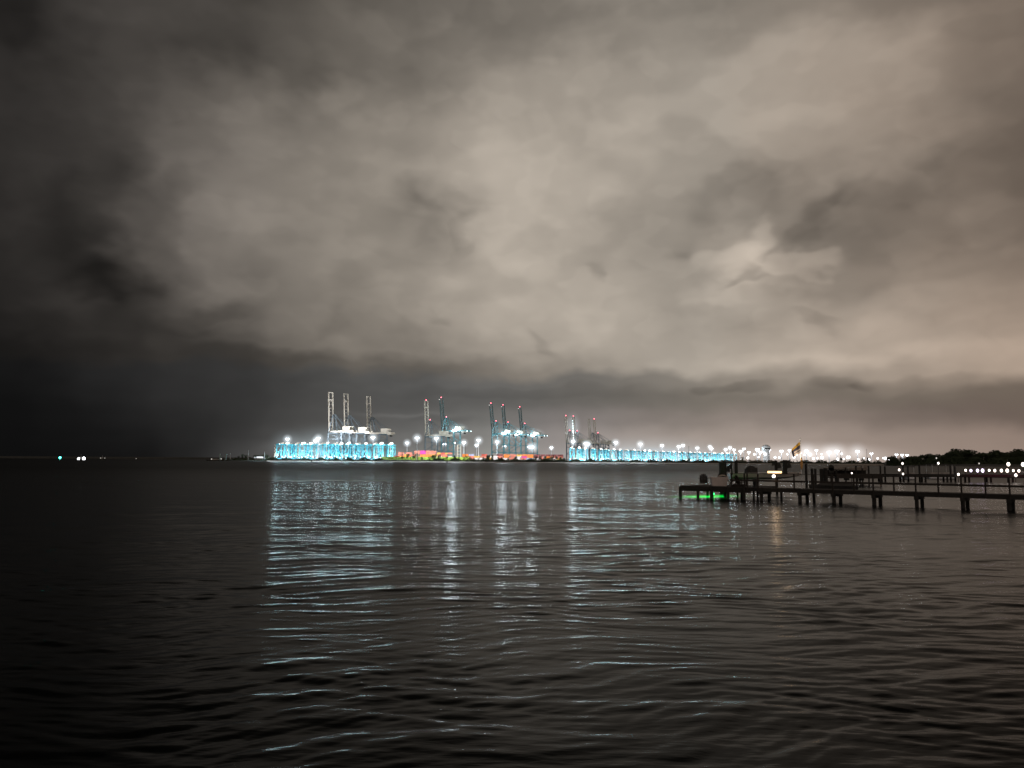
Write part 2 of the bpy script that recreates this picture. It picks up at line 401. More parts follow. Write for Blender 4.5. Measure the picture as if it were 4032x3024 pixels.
    L(nz.outputs['Fac'], bp.inputs['Height']); L(bp.outputs[0], b.inputs['Normal'])
    # fishing light's green glow under the platform, painted into the water as emission
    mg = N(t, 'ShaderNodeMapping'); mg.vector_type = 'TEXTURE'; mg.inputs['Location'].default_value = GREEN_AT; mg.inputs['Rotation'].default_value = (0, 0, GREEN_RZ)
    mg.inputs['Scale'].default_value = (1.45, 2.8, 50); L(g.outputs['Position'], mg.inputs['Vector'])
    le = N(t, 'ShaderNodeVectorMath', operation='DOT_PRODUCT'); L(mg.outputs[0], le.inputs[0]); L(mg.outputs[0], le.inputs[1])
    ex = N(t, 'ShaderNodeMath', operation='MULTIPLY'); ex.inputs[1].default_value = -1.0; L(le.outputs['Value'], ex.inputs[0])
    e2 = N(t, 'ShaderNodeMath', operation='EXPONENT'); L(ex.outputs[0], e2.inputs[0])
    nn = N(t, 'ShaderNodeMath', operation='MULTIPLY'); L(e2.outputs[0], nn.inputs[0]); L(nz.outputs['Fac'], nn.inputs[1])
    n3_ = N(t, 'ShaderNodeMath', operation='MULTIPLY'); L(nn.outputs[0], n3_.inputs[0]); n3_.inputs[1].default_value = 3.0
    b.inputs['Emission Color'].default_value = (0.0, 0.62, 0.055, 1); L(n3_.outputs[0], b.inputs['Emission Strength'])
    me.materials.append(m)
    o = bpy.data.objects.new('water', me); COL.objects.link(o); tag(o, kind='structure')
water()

# ------------------------------------------------------------------ land
def land(name, rows, pxs, m, kind='structure'):
    """rows: (depth offset, z); pxs: list of (px, shore depth)"""
    mb = MB()
    for (px, d0) in pxs:
        for (dd, z) in rows: mb.v.append((xat(px, d0+dd), d0+dd, z))
    n = len(rows)
    for i in range(len(pxs)-1):
        for j in range(n-1):
            a = i*n+j; mb.f.append((a, a+n, a+n+1, a+1)); mb.m.append(0)
    return tag(mb.build(name, m), kind=kind)
SHORE = [(px, 1035 + 10*math.sin(px*0.011) + 6*math.sin(px*0.031)) for px in range(1050, 3700, 25)]
land('bright_shore_strip', [(-4, -0.4), (3, 0.25), (12, 0.9), (18, 1.3)], SHORE, SHORE_STRIP)  # pale strip put in for the bright line of light at the waterline
land('shore_bank', [(14, 0.9), (20, 2.2), (30, 2.9)], SHORE, SOIL)
land('terminal_ground', [(29, 2.8), (60, 3.0), (1700, 3.0)], SHORE, ASPH)
ISL = [(px, 1060 + 8*math.sin(px*0.03)) for px in range(880, 1076, 15)]
land('wooded_spit_ground', [(-3, -0.4), (6, 0.7), (30, 1.8), (90, 1.8), (110, -0.4)], ISL, SOIL)
PT = [(px, 760 - (px-3560)*0.12) for px in range(3480, 4700, 60)]
land('wooded_point_ground', [(-4, -0.4), (6, 0.8), (30, 2.0), (400, 2.4)], PT, SOIL)
land('far_shore', [(-10, -0.4), (20, 5), (60, 9), (400, 9)], [(px, 3400 + 60*math.sin(px*0.01)) for px in range(-900, 1300, 60)], SOIL)
land('grass_slope', [(22, 2.96), (30, 3.6), (46, 7.2), (60, 7.4)], [(px, d) for px, d in SHORE if 1500 <= px <= 1850], GRASS)

# ------------------------------------------------------------------ trees
def leaf_mesh(name, lobes, n, size, m, seed):
    rg = random.Random(seed); mb = MB()
    for _ in range(n):
        c, r = rg.choice(lobes)
        while True:
            p = Vector((rg.uniform(-1,1), rg.uniform(-1,1), rg.uniform(-1,1)))
            if 0.25 < p.length < 1: break
        q = Vector(c) + Vector((p.x*r[0], p.y*r[1], p.z*r[2]))
        a = Vector((rg.gauss(0,1), rg.gauss(0,1), rg.gauss(0,0.6))).normalized(); b = a.cross(Vector((rg.gauss(0,1), rg.gauss(0,1), rg.gauss(0,1)))).normalized()
        s = size*rg.uniform(0.55, 1.25)
        mb.add([q+a*s, q+b*s*0.6, q-a*s*0.8, q-b*s*0.6], [(0,1,2,3)])
    me = bpy.data.meshes.new(name); me.from_pydata(mb.v, [], mb.f); me.materials.append(m)
    return me
def trunk_mesh(h, r, seed):
    rg = random.Random(seed); mb = MB()
    top = Vector((rg.uniform(-.04,.04)*h, rg.uniform(-.04,.04)*h, h*0.55)); mb.tube((0,0,-0.4), top, r, r*0.6, 7)
    for k in range(5):
        a = k*1.26 + rg.uniform(-.3,.3); e = top + Vector((math.cos(a)*h*0.24, math.sin(a)*h*0.24, h*rg.uniform(0.12,0.3)))
        mb.tube(top*rg.uniform(.75, 1), e, r*0.45, r*0.15, 5)
    me = bpy.data.meshes.new('trunk'); me.from_pydata(mb.v, [], mb.f); me.materials.append(BARK)
    return me
VAR = {}
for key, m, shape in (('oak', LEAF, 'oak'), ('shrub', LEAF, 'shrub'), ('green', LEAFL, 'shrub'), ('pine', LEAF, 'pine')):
    for k in range(4):
        rg = random.Random(k*13+5); lobes = []
        if shape == 'oak':      # unit height 10
            for _ in range(12): lobes.append(((rg.uniform(-3.6,3.6), rg.uniform(-3,3), rg.uniform(2.2,8.4)), (rg.uniform(1.6,2.6), rg.uniform(1.6,2.4), rg.uniform(1.2,1.9))))
            n, sz = 1500, 0.6
        elif shape == 'shrub':
            for _ in range(7): lobes.append(((rg.uniform(-3.5,3.5), rg.uniform(-2.5,2.5), rg.uniform(2.0,7.8)), (rg.uniform(1.2,2.4), rg.uniform(1.2,2), rg.uniform(1.4,2.4))))
            n, sz = 300, 0.7
        else:
            for i in range(8): z = 2.2+i*1.0; lobes.append(((rg.uniform(-.3,.3), rg.uniform(-.3,.3), z), (2.2*(1-i/9), 2.2*(1-i/9), 0.7)))
            n, sz = 300, 0.5
        VAR[key, k] = (leaf_mesh('crown', lobes, n, sz, m, k*31+7), trunk_mesh(10, 0.3 if shape == 'oak' else 0.16, k))
def tree(kind, name, px, Y, base, hgt, label, group, wide=1.0):
    k = random.randrange(4); s = hgt/10
    t = thing(name, label, 'tree' if name != 'shrub' else 'shrub', (xat(px, Y), Y, base), random.uniform(0, 6.28), group)
    t.scale = (s*wide, s*wide, s)
    for nm, me in (('crown', VAR[kind, k][0]), ('trunk', VAR[kind, k][1])):
        o = bpy.data.objects.new(nm, me); COL.objects.link(o); o.parent = t
    return t
def ztop(px, py, Y): return at(px, py, Y).z
# oaks of the point at the right: (px, top py)
OAKS = [(3560,1796),(3588,1793),(3622,1794),(3642,1786),(3682,1783),(3708,1790),(3732,1774),(3772,1773),(3790,1767),(3820,1771),(3850,1778),(3884,1783),(3912,1768),(3936,1771),(3962,1774),(3998,1773),(4020,1768),(4062,1764),(4110,1766)]
for i, (px, py) in enumerate(OAKS):
    Y = 775 + (i*37 % 60); hh = ztop(px, py, Y) - 1.6
    tree('oak', 'oak_tree', px, Y, 1.6, hh, 'dark broad oak on the right shore, %s from the left of its row' % ordinal(i), 'oaks on the wooded right shore', 1.25 + 0.25*random.random())
# bank trees in front of the terminal: px, top py, kind
BANK = []
for px in list(range(1085, 1560, 26)): BANK.append((px + random.uniform(-8, 8), random.uniform(1800, 1807), 'shrub'))
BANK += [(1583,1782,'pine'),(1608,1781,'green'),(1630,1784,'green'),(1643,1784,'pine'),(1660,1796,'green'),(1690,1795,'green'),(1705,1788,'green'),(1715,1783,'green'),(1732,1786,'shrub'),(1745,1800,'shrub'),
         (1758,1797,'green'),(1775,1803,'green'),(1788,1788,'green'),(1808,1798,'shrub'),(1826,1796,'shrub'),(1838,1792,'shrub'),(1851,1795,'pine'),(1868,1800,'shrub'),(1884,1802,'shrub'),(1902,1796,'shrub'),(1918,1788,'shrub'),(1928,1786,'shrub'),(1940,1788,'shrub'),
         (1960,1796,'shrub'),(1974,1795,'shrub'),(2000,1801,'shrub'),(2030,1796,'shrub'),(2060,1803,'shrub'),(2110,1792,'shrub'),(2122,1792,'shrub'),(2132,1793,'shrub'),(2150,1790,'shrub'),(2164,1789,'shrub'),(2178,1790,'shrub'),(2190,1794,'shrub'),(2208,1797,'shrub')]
for px in list(range(2225, 3520, 27)): BANK.append((px + random.uniform(-9, 9), random.uniform(1800, 1809) + (px-2225)*0.0065, 'shrub'))
BANK += [(2925,1797,'shrub'),(3112,1806,'shrub'),(2716,1797,'pine'),(3420,1798,'shrub'),(3400,1800,'green'),(3310,1800,'green')]
BANK.sort()
for i, (px, py, kd) in enumerate(BANK):
    Y = 1058 + random.uniform(-3, 9); b = 2.0
    hh = max(2.5, ztop(px, py, Y) - b)
    nm = {'shrub': 'shrub', 'green': 'leafy_tree', 'pine': 'conifer_tree'}[kd]
    adj = {'shrub': 'dark bushy shrub', 'green': 'green floodlit bushy tree', 'pine': 'narrow pointed conifer'}[kd]
    where = 'below the left turquoise cranes' if px < 1560 else 'before the container stacks' if px < 2225 else 'below the right turquoise cranes' if px < 2900 else 'on the far bank behind the pier'
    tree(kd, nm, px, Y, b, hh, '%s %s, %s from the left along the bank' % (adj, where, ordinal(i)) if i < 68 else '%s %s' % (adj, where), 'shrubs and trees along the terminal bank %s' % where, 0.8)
ISLT = [(905,1803),(925,1798),(940,1792),(955,1786),(968,1789),(985,1797),(1002,1788),(1018,1786),(1032,1788),(1045,1785),(1058,1790),(1072,1795),(1088,1797)]
for i, (px, py) in enumerate(ISLT):
    Y = 1085 + (i*17 % 20); tree('shrub', 'shore_tree', px, Y, 1.2, max(2.5, ztop(px, py, Y)-1.2), 'dim tree on the spit left of the cranes, %s from its tip' % ordinal(i), 'trees on the dark spit', 0.85)
# low continuous undergrowth nobody could count
def undergrowth(name, pts, hgt, n, size, m, label):
    rg = random.Random(3); mb = MB()
    for _ in range(n):
        t = rg.random()*(len(pts)-1); i = int(t); f = t-i
        x = pts[i][0]*(1-f)+pts[i+1][0]*f; y = pts[i][1]*(1-f)+pts[i+1][1]*f + rg.uniform(-4, 6); z = pts[i][2] + hgt*rg.random()**1.3*(0.6+0.4*math.sin(x*0.3))
        a = Vector((rg.gauss(0,1), rg.gauss(0,.6), rg.gauss(0,.6))).normalized(); b = a.cross(Vector((rg.gauss(0,1), rg.gauss(0,1), rg.gauss(0,1)))).normalized(); s = size*rg.uniform(.5,1.3); q = Vector((x,y,z))
        mb.add([q+a*s, q+b*s*.7, q-a*s, q-b*s*.7], [(0,1,2,3)])
    return tag(mb.build(name, m), label, 'undergrowth', kind='stuff')
undergrowth('undergrowth', [(xat(px, d+22), d+22, 1.2) for px, d in SHORE if not 1500 < px < 1700], 4.6, 22000, 0.9, LEAF, 'dark low undergrowth along the terminal bank')
undergrowth('undergrowth', [(xat(px, d+20), d+20, 1.0) for px, d in ISL], 2.4, 900, 0.8, LEAF, 'dark low undergrowth on the left spit')
undergrowth('undergrowth', [(xat(px, 768), 768, 0.8) for px in range(3500, 4200, 30)], 8.5, 16000, 1.0, LEAF, 'dark understorey below the oaks on the right shore')

# ------------------------------------------------------------------ yard gantry cranes (turquoise)
def yard_crane_parts(root, stair, seed):
    rg = random.Random(seed); Wd, D, Z = 7.8, 24.0, 22.0
    for y in (-D/2, D/2):
        for x in (-Wd/2+.6, Wd/2-.6):
            MB().bar((x, y, 1.5), (x*1.0, y, Z-1.6), 0.9, 1.1).build('leg', CYAN, root)
        MB().box((0, y, 1.0), (Wd+1.2, 1.3, 1.0)).build('sill_beam', CYAN, root)
    for y in (-D/2, D/2):
        mb = MB()
        mb.bar((-Wd/2+.8, y, 17.5 if seed % 2 else 2.2), (Wd/2-.8, y, 2.2 if seed % 2 else 17.5), 0.55)
        if seed % 3 == 0: mb.bar((-Wd/2+.8, y, 2.2), (0, y, 12), 0.5)
        mb.box((0, y, 18.0), (Wd-2.4, 0.7, 0.9))
        mb.build('bracing', CYAN, root)
    for x in (-Wd/2+.6, Wd/2-.6): MB().box((x, 0, Z-.75), (1.5, D+5, 1.7)).build('main_girder', CYAN, root)
    MB().box((0, -D/2-2.0, Z-.7), (Wd-2.8, 0.9, 1.1)).build('end_beam', CYAN, root)
    MB().box((0, D/2+2.0, Z-.7), (Wd-2.8, 0.9, 1.1)).build('end_beam', CYAN, root)
    ty = rg.uniform(-9, 9)
    tr = MB().box((0, ty, Z+1.0), (Wd-3.2, 5.0, 1.6)).box((0.8, ty, Z+2.4), (3.2, 3.0, 1.2)).build('trolley', WHITE, root)
    MB().box((-1.0, ty, Z-5), (0.18, 3.0, 9)).box((0, ty, Z-9.6), (6.4, 2.4, 0.7)).build('spreader', WHITE, tr)
    mbc = MB().box((Wd/2+1.1, -D/2, 3.4), (1.6, 2.4, 2.6)).build('electrical_house', WHITE, root)
    for (x, z, r) in ((rg.uniform(-3, 3), Z-.2+rg.uniform(-.5,.8), .55), (rg.uniform(-3.5, 3.5), rg.uniform(1.5,3.4), .9), (rg.uniform(-3.5, 3.5), rg.uniform(2.5, 6.0), .55)):
        MB().ball((x, -D/2-2.7, z), (r*1.3, 0.5, r*.9), 8, 5).build('floodlight', L_FLOOD, root)
    if stair:
        mb = MB()
        for k in range(9):
            z0 = 1.6+k*2.1; s = 1 if k % 2 else -1
            mb.bar((-Wd/2-1.5-s*.9, -D/2-.6, z0), (-Wd/2-1.5+s*.9, -D/2-.6, z0+2.1), 0.55, 0.25)
            mb.box((-Wd/2-1.5+s*.9, -D/2-.6, z0+2.1), (0.9, 1.1, 0.5))
        mb.build('staircase', WHITE, root)
def point(loc, P, r, col):
    l = bpy.data.lights.new('lamp_light', 'POINT'); l.energy = P; l.shadow_soft_size = r; l.color = col
    o = bpy.data.objects.new('lamp_light', l); COL.objects.link(o); o.location = loc
def area(loc, w, h, P, col):  # unseen panel lamp added to strengthen the cranes' reflections in the water
    l = bpy.data.lights.new('added_glint_panel', 'AREA'); l.shape = 'RECTANGLE'; l.size = w; l.size_y = h; l.energy = P; l.color = col
    o = bpy.data.objects.new('added_glint_panel', l); COL.objects.link(o); o.location = loc; o.rotation_euler = (R(-90), 0, 0)
CYL = (0.50, 0.90, 1.0)
protos = []
for k in range(5):
    r = thing('yard_gantry_crane', 'x', 'gantry crane'); yard_crane_parts(r, k in (0, 3), k); protos.append([r, False])
def yard_crane(i, px, Y, label, group, rz=0, lit=True):
    p = protos[i % 5]
    if not p[1]: o = p[0]; p[1] = True
    else: o = copy_tree(p[0])
    o.location = (xat(px, Y), Y, 3.0); o.rotation_euler = (0, 0, rz); tag(o, label, group=group)
    if not lit: return
    k_ = Y/1120
    point((o.location.x + random.uniform(-3, 3), Y-16.0, 9.0), 12500*k_**1.3, 1.2, (.92, .97, 1))
    point((o.location.x + random.uniform(-2, 2), Y-9, 26.5), 4200*k_**1.3, 1.2, (.95, .98, 1))
    area((o.location.x, Y-15.2, 13.5), 7.0, 19.0, (3600 if i % 3 else 9600)*k_*k_, CYL)
px = 1106.0; i = 0
while px < 1545:
    Y = 1128 - (px-1106)*0.06 + (i % 3)*9 - 6
    yard_crane(i, px, Y, 'floodlit turquoise yard crane in the left block, %s from its left end' % ordinal(i), 'turquoise yard cranes of the left block', R(random.uniform(-4, 4)))
    px += 31.5*random.uniform(.8, 1.2); i += 1
NL = i
px = 2252.0; i = 0
while px < 2892:
    t = (px-2240)/650; Y = 1330*(2225/1330)**t
    yard_crane(i+2, px, Y + (i % 3)*9, 'floodlit turquoise yard crane in the right block, %s from its left end' % ordinal(i), 'turquoise yard cranes of the right block', R(random.uniform(-4, 4)))
    px += 31.5*random.uniform(.78, 1.2)*(1250/Y)**1.05; i += 1
for j_, (px, Y) in enumerate([(1148,1185),(1225,1190),(1318,1182),(1402,1188),(1492,1180)]):
    yard_crane(j_+1, px, Y, 'turquoise yard crane in the second line of the left block, %s from its left end' % ordinal(j_), 'turquoise yard cranes of the left block', R(random.uniform(-6, 6)), False)
for j_, px in enumerate([2290,2338,2392,2440,2486,2530,2575,2610,2650,2686,2720,2752,2786,2818,2850,2876]):
    Y = 1330*(2225/1330)**((px-2240)/650) + 75
    yard_crane(j_+3, px, Y, 'turquoise yard crane in the second line of the right block, %s from its left end' % ordinal(j_), 'turquoise yard cranes of the right block', R(random.uniform(-6, 6)), False)
for p in protos:
    if not p[1]: raise RuntimeError('unused crane')

# ------------------------------------------------------------------ ship-to-shore cranes
RZ = math.atan2(0.61, -0.79)
def sts(base_px, Y, typ, label, bright=False, beacon=True, lamps=False):
    A = typ == 'A'
    g = 43.0 if A else 52.5; apex = 69.0 if A else 77.0; Lb = 61.5 if A else 61.0; ang = R(86.3 if A else 83.5)
    frame = BLUEG if A else TEAL; bm = WHITE if A else TEALD
    gx, gy = math.cos(RZ)*17, math.sin(RZ)*17
    root = thing('quay_crane', label, 'container crane', (xat(base_px, Y)-gx, Y-gy, 3.0), RZ, 'container cranes along the quay')
    for x in (15, -15):
        for y in (-9, 9): MB().bar((x, y, 0.5), (x, y*0.92, g-1.2), 1.9, 1.6).build('leg', frame, root)
        MB().box((x, 0, 2.2), (2.2, 24, 1.9)).build('sill_beam', frame, root)
        MB().box((x, 0, g-2.2), (1.7, 14.8, 1.9)).build('portal_beam', frame, root)
    for y in (-8.6, 8.6):
        mb = MB()
        mb.box((0, y, 15.5), (28, 1.2, 1.6)); mb.box((0, y, 31), (28, 0.9, 1.1))
        mb.bar((14, y, 16.5), (-14, y, 30.3), 0.9); mb.bar((14, y, g-2.5), (-14, y, 31.8), 0.8)
        mb.build('bracing', frame, root)
    rear = -37 if A else -42
    for y in (-3.6, 3.6): MB().bar((17.5, y, g), (rear, y, g), 1.1, 2.2).build('main_girder', WHITE if A else TEAL, root)
    mb = MB()
    for x in range(int(rear)+1, 17, 7): mb.box((x, 0, g), (0.6, 6.0, 0.9))
    mb.box((rear+1, 0, g-1.6), (5, 9.6, 0.6)); mb.build('girder_walkway', WHITE if A else TEAL, root)
    dx, dz = math.cos(ang), math.sin(ang); hb = Vector((18.6, 0, g+0.4))
    def B(t, y): return hb + Vector((dx*t, y, dz*t))
    boom = MB()
    for y in (-3.9, 3.9): boom.bar(B(0, y), B(Lb, y), 1.15, 1.9, up=(1, 0, 0))
    boom.bar(B(Lb-.4, -3.4), B(Lb-.4, 3.4), 0.9); boom.bar(B(Lb-12, -4.6), B(Lb-12, 5.4), 1.3)
    k = 4.0
    while k < Lb-14: boom.bar(B(k, -3.4), B(k, 3.4), 0.38 if A else 0.6); k += 5.4 if A else 3.6
    if not A:
        k = 4.0
        while k < Lb-17: boom.bar(B(k, -3.4), B(k+3.6, 3.4), 0.5); k += 3.6
    bo = boom.build('boom', bm, root)
    mb = MB()
    for y in (-1, 1):
        mb.bar((15, y*8, g-.5), (12, y*2.6, apex), 1.0); mb.bar((-13, y*6, g+.9), (11.6, y*2.6, apex-.6), 0.62)
        mb.bar((8, y*4, g+1.2), (12, y*2.6, apex-1), 0.7)
    mb.bar((12, -3.2, apex), (12, 3.2, apex), 1.2); mb.bar((13.2, -5, g+14), (13.2, 5, g+14), 0.6)
    mb.build('a_frame', frame, root)
    mb = MB()
    for y in (-2.4, 2.4):
        mb.bar((11.8, y, apex), (rear+4, y, g+1.3), 0.32); mb.bar((12.2, y, apex), B(Lb*.52, y), 0.22); mb.bar((12.2, y, apex-.6), B(Lb*.30, y), 0.2)
        if not A: mb.bar((11.8, y, apex-.5), (-18, y, g+1.3), 0.34)
    mb.build('stays', CABLE if A else TEAL, root)
    hs = MB().box((-21, 0, g+4.2), (15, 8.4, 5.2)).box((-21, 0, g+7.0), (15.6, 9, 0.4)).build('machinery_house', WHITE, root)
    MB().box((-14.0, -4.25, g+3.2), (1.0, 0.12, 2.0)).build('door', BLUEG, hs)
    tr = MB().box((-31, 0, g-2.2), (6, 6.5, 1.4)).build('trolley', WHITE, root)
    MB().box((-31.5, -1.5, g-4.6), (3.0, 2.6, 2.8)).build('operator_cab', GLASSD, tr)
    if beacon:
        for p in (B(Lb+1.2, 0), Vector((12, 0, apex+1.6))):
            s = Y/1500; MB().ball(p, 1.15*s, 8, 5).build('beacon', L_RED, root)
        if not A:
            for y in (-3.9, 3.9): MB().ball(B(Lb-3, y) + Vector((.4, -.6 if y < 0 else .6, 0)), 1.1, 8, 5).build('boom_tip_lamp', L_WIN, root)
    if lamps:
        for x in (-9.5, -13, -16.5): MB().ball((x, 5.2, g+.2), (2.3, 1.2, 1.7), 10, 6).build('floodlight', L_STS, root)
        for y in (-5, 5): MB().ball((rear-1, y, g-1.2), (1.3, 0.9, 0.8), 8, 5).build('floodlight', L_FLOOD, root)
    if lamps:
        q_ = root.matrix_basis @ Vector((-13, 9, g-.5)); point(q_, 36000, 2.2, (.75, .93, 1)); area(q_ + Vector((0, -2, 0)), 11, 9, 13500, (.8, .93, 1))
    if bright:
        point(root.matrix_basis @ (B(25, 4.6)+Vector((0, 4, 0))), 40000, 1.5, (.8, .94, 1)); area(root.matrix_basis @ (B(28, 4.6)+Vector((0, 4, 0))), 7, 40, 14000, (.8, .94, 1))
        for k in range(9):
            MB().ball(B(5+k*5.7, 4.6), (0.8, 0.8, 1.5), 8, 5).build('boom_lamp', L_FLOOD, root)
    return root
sts(1303, 1186, 'A', 'tall quay crane with raised off-white boom, leftmost of the twelve', beacon=False)
sts(1364, 1212, 'A', 'quay crane with raised off-white boom, second from the left of the twelve', beacon=False)
sts(1454, 1258, 'A', 'quay crane with raised off-white boom, third from the left, beside the gap in the row', beacon=False)
sts(1683, 1345, 'A', 'quay crane with off-white boom and red tip beacon beside a taller dark-boomed crane')
sts(1747, 1392, 'B', 'dark-boomed teal quay crane with bright floodlights beside the off-white one', lamps=True)
sts(1944, 1526, 'B', 'teal quay crane with red-tipped dark boom, leftmost of the central trio', lamps=True)
sts(1992, 1572, 'B', 'teal quay crane with red-tipped dark boom, middle one of the central trio', lamps=True)
sts(2058, 1626, 'B', 'teal quay crane with pale lit boom foot, rightmost of the central trio', lamps=True)
sts(2236, 1790, 'A', 'distant quay crane with grey boom left of the brilliantly lit boom')
sts(2266, 1808, 'A', 'distant quay crane with brilliantly lit white boom', bright=True)
sts(2327, 1905, 'A', 'distant quay crane without beacon, left of the last pair of booms', beacon=False)
sts(2348, 1925, 'A', 'distant quay crane with red boom tip, rightmost of the twelve')

# ------------------------------------------------------------------ light masts and yard lamps
MASTS = [(1129,1730),(1240,1737),(1251,1727),(1467,1724),(1602,1745),(1641,1726),(1717,1727),(1749,1750),(1826,1744),(1876,1754),(1884,1735),(1957,1741),(1986,1758),(2083,1760),(2171,1764),
 (2257,1740),(2306,1748),(2316,1750),(2425,1744),(2522,1750),(2607,1756),(2673,1760),(2690,1755),(2746,1765),(2796,1760),(2802,1768),(2858,1771),(2875,1764),(2891,1772),(2917,1778),(2930,1768),(2949,1782),
 (2982,1771),(2994,1781),(3030,1773),(3077,1778),(3109,1774),(3176,1777),(3215,1774),(3265,1782),(3296,1778),(3377,1779),(3431,1787),(3530,1791),(3552,1792),(3572,1793)]
STAR = {3176, 3296, 3377, 3265, 3077, 2994, 2917, 2982}
LAMPS = []
def mast(i, px, py):
    Z = 33.0; d = top_depth(px, py, Z)
    if d > 2350: d = 1500.0; Z = ztop(px, py, d)
    s = max(1.0, (d/1250)**0.75) * (1.5 if px in STAR else 1.12)
    where = 'above the left turquoise cranes' if px < 1560 else 'over the container yard' if px < 2240 else 'above the right turquoise cranes' if px < 2900 else 'in the far yard'
    t = thing('light_mast', 'tall floodlight mast %s, %s mast from the left' % (where, ordinal(i)), 'light mast', (xat(px, d), d, 3.0), 0, 'floodlight masts of the terminal')
    MB().tube((0,0,0), (0,0,Z-3), 0.55*s, 0.32*s, 8).build('pole', GALV, t)
    MB().lathe((0,0,Z-4.2), [(0.5*s, 0), (1.5*s, 0.5), (1.5*s, 0.8), (0.4*s, 1.1)], 10).build('head_ring', GALV, t)
    for k in range(3):
        a = -2.2 + k*0.65*math.pi/1.0*0.6
        x = (-1.55, 0.0, 1.55)[k]*s; z = (0.45, -0.45, 0.45)[k]*s
        MB().ball((x, -1.1*s, Z-3+z), (0.95*s, 0.6*s, 0.85*s), 8, 5).build('lamp', L_MAST, t)
    LAMPS.append((t.location.x, d, Z, s))
    point((t.location.x, d-2.4*s, Z), 4500*s*s, 2.2*s, (.85, .93, 1))
for i, (px, py) in enumerate(MASTS): mast(i, px, py)
LOW = [(2971,1789),(3014,1788),(3101,1789),(3137,1789),(3153,1784),(3168,1791),(3191,1790),(3236,1788),(3315,1787),(3126,1800),(3052,1801),(3069,1802),(3204,1806),(3218,1804),(3237,1802),(3299,1808),(3322,1807),(3338,1801),(3345,1800),(3380,1809),(3402,1804),(3418,1812),(3422,1810),(3456,1805),(3478,1804),(3487,1805),(3503,1811),(3556,1803),(3577,1811),(3599,1810),(3608,1810),(2083+14,1761),(2945,1803),(2988,1800),(1790,1744)]
LOW.sort()
for i, (px, py) in enumerate(LOW):
    d = 1130.0 if px < 3500 else 1150; z = ztop(px, py, d)
    t = thing('yard_lamp', 'low white lamp among the terminal lights, %s from the left of the low lamps' % ordinal(i), 'yard lamp', (xat(px, d), d, 3.0), 0, 'low lamps in the lit yard')
    MB().tube((0,0,0), (0,0,max(0.6, z-3.6)), 0.16, 0.12, 6).build('pole', GALV, t)
    s = 0.9 + 0.75*((i*7) % 4)/3
    if i % 2: LAMPS.append((t.location.x, d, z, s*.8))
    MB().ball((0,0,z-3), (1.15*s, .8, 1.25*s), 8, 6).build('lamp', L_YARD, t)

def spot(px, Y, Z, tx, tY, tZ, P, size=140, col=(0.82, 0.95, 1.0)):
    l = bpy.data.lights.new('yard_floodlight', 'SPOT'); l.energy = P; l.spot_size = R(size); l.spot_blend = 0.6; l.shadow_soft_size = 2.0; l.color = col  # also makes the added control tower spot, which has no fixture
    o = bpy.data.objects.new('yard_floodlight', l); COL.objects.link(o)
    p = Vector((xat(px, Y), Y, Z)); q = Vector((xat(tx, tY), tY, tZ)); o.location = p
    o.rotation_euler = (q-p).to_track_quat('-Z', 'Y').to_euler()
for px in (1080, 1200, 1300, 1420, 1640, 1720, 1800, 2260, 2330, 2420, 2530): spot(px, 1068, 33, px, 1060, 0, 42000, 160)
for px in (1150, 1260, 1370, 1480, 1545): spot(px, 1082, 36, px, 1120, 12, 26000, 110)
for px in (2270, 2370, 2470, 2570): spot(px, 1250, 36, px, 1400, 14, 70000, 110)
for px in (2660, 2740, 2820, 2890): spot(px, 1560, 36, px, 1800, 14, 150000, 110)
for px in (1580, 1660, 1750, 1850, 1960, 2080, 2180): spot(px, 1084, 33, px, 1112, 4, 85000, col=(1, 0.97, 0.9))
for px in (1290, 1370, 1450): spot(px, 1140, 26, px-10, 1200, 80, 230000, 100, (.95, .97, 1))
for px in (1700, 1960, 2040, 2180): spot(px, 1200, 30, px, 1500, 70, 330000, 100, (0.8, 0.97, 1))

spot(3005, 1830, 14, 3018, 1900, 30, 140000, 100, (.95, .97, 1))  # spot added without a fixture to brighten the control tower
# ------------------------------------------------------------------ containers
def container(px0, px1, lev, color, label, Y=1120.0, z0=3.0):
    x0, x1 = xat(px0, Y), xat(px1, Y); wx = x1-x0-0.15
    t = thing('shipping_container', label, 'container', ((x0+x1)/2, Y, z0+lev*2.62), 0, 'shipping containers stacked in the yard')
    mb = MB(); n = max(6, int(wx/0.55)); pts = []; h = 2.56
    for i in range(n*2):
        a = -wx/2 + 0.12 + (wx-0.24)*i/(n*2-1); dy = -1.2 if (i//1) % 2 else -1.16
        pts += [(a, dy, .12), (a, dy, h-.12)]
    mb.add(pts, [(2*i, 2*i+2, 2*i+3, 2*i+1) for i in range(2*n-1)])
    mb.box((0, 0.02, h/2), (wx-.2, 2.3, h-.12)); mb.build('wall_panels', CONT[color], t)
    fr = MB()
    for z in (.06, h-.06): fr.box((0, -1.19, z), (wx, .12, .12)); fr.box((0, 1.19, z), (wx, .12, .12))
    for x in (-wx/2+.06, wx/2-.06):
        for y in (-1.19, 1.19): fr.box((x, y, h/2), (.12, .12, h-.24))
    fr.build('frame', CONT[color], t)
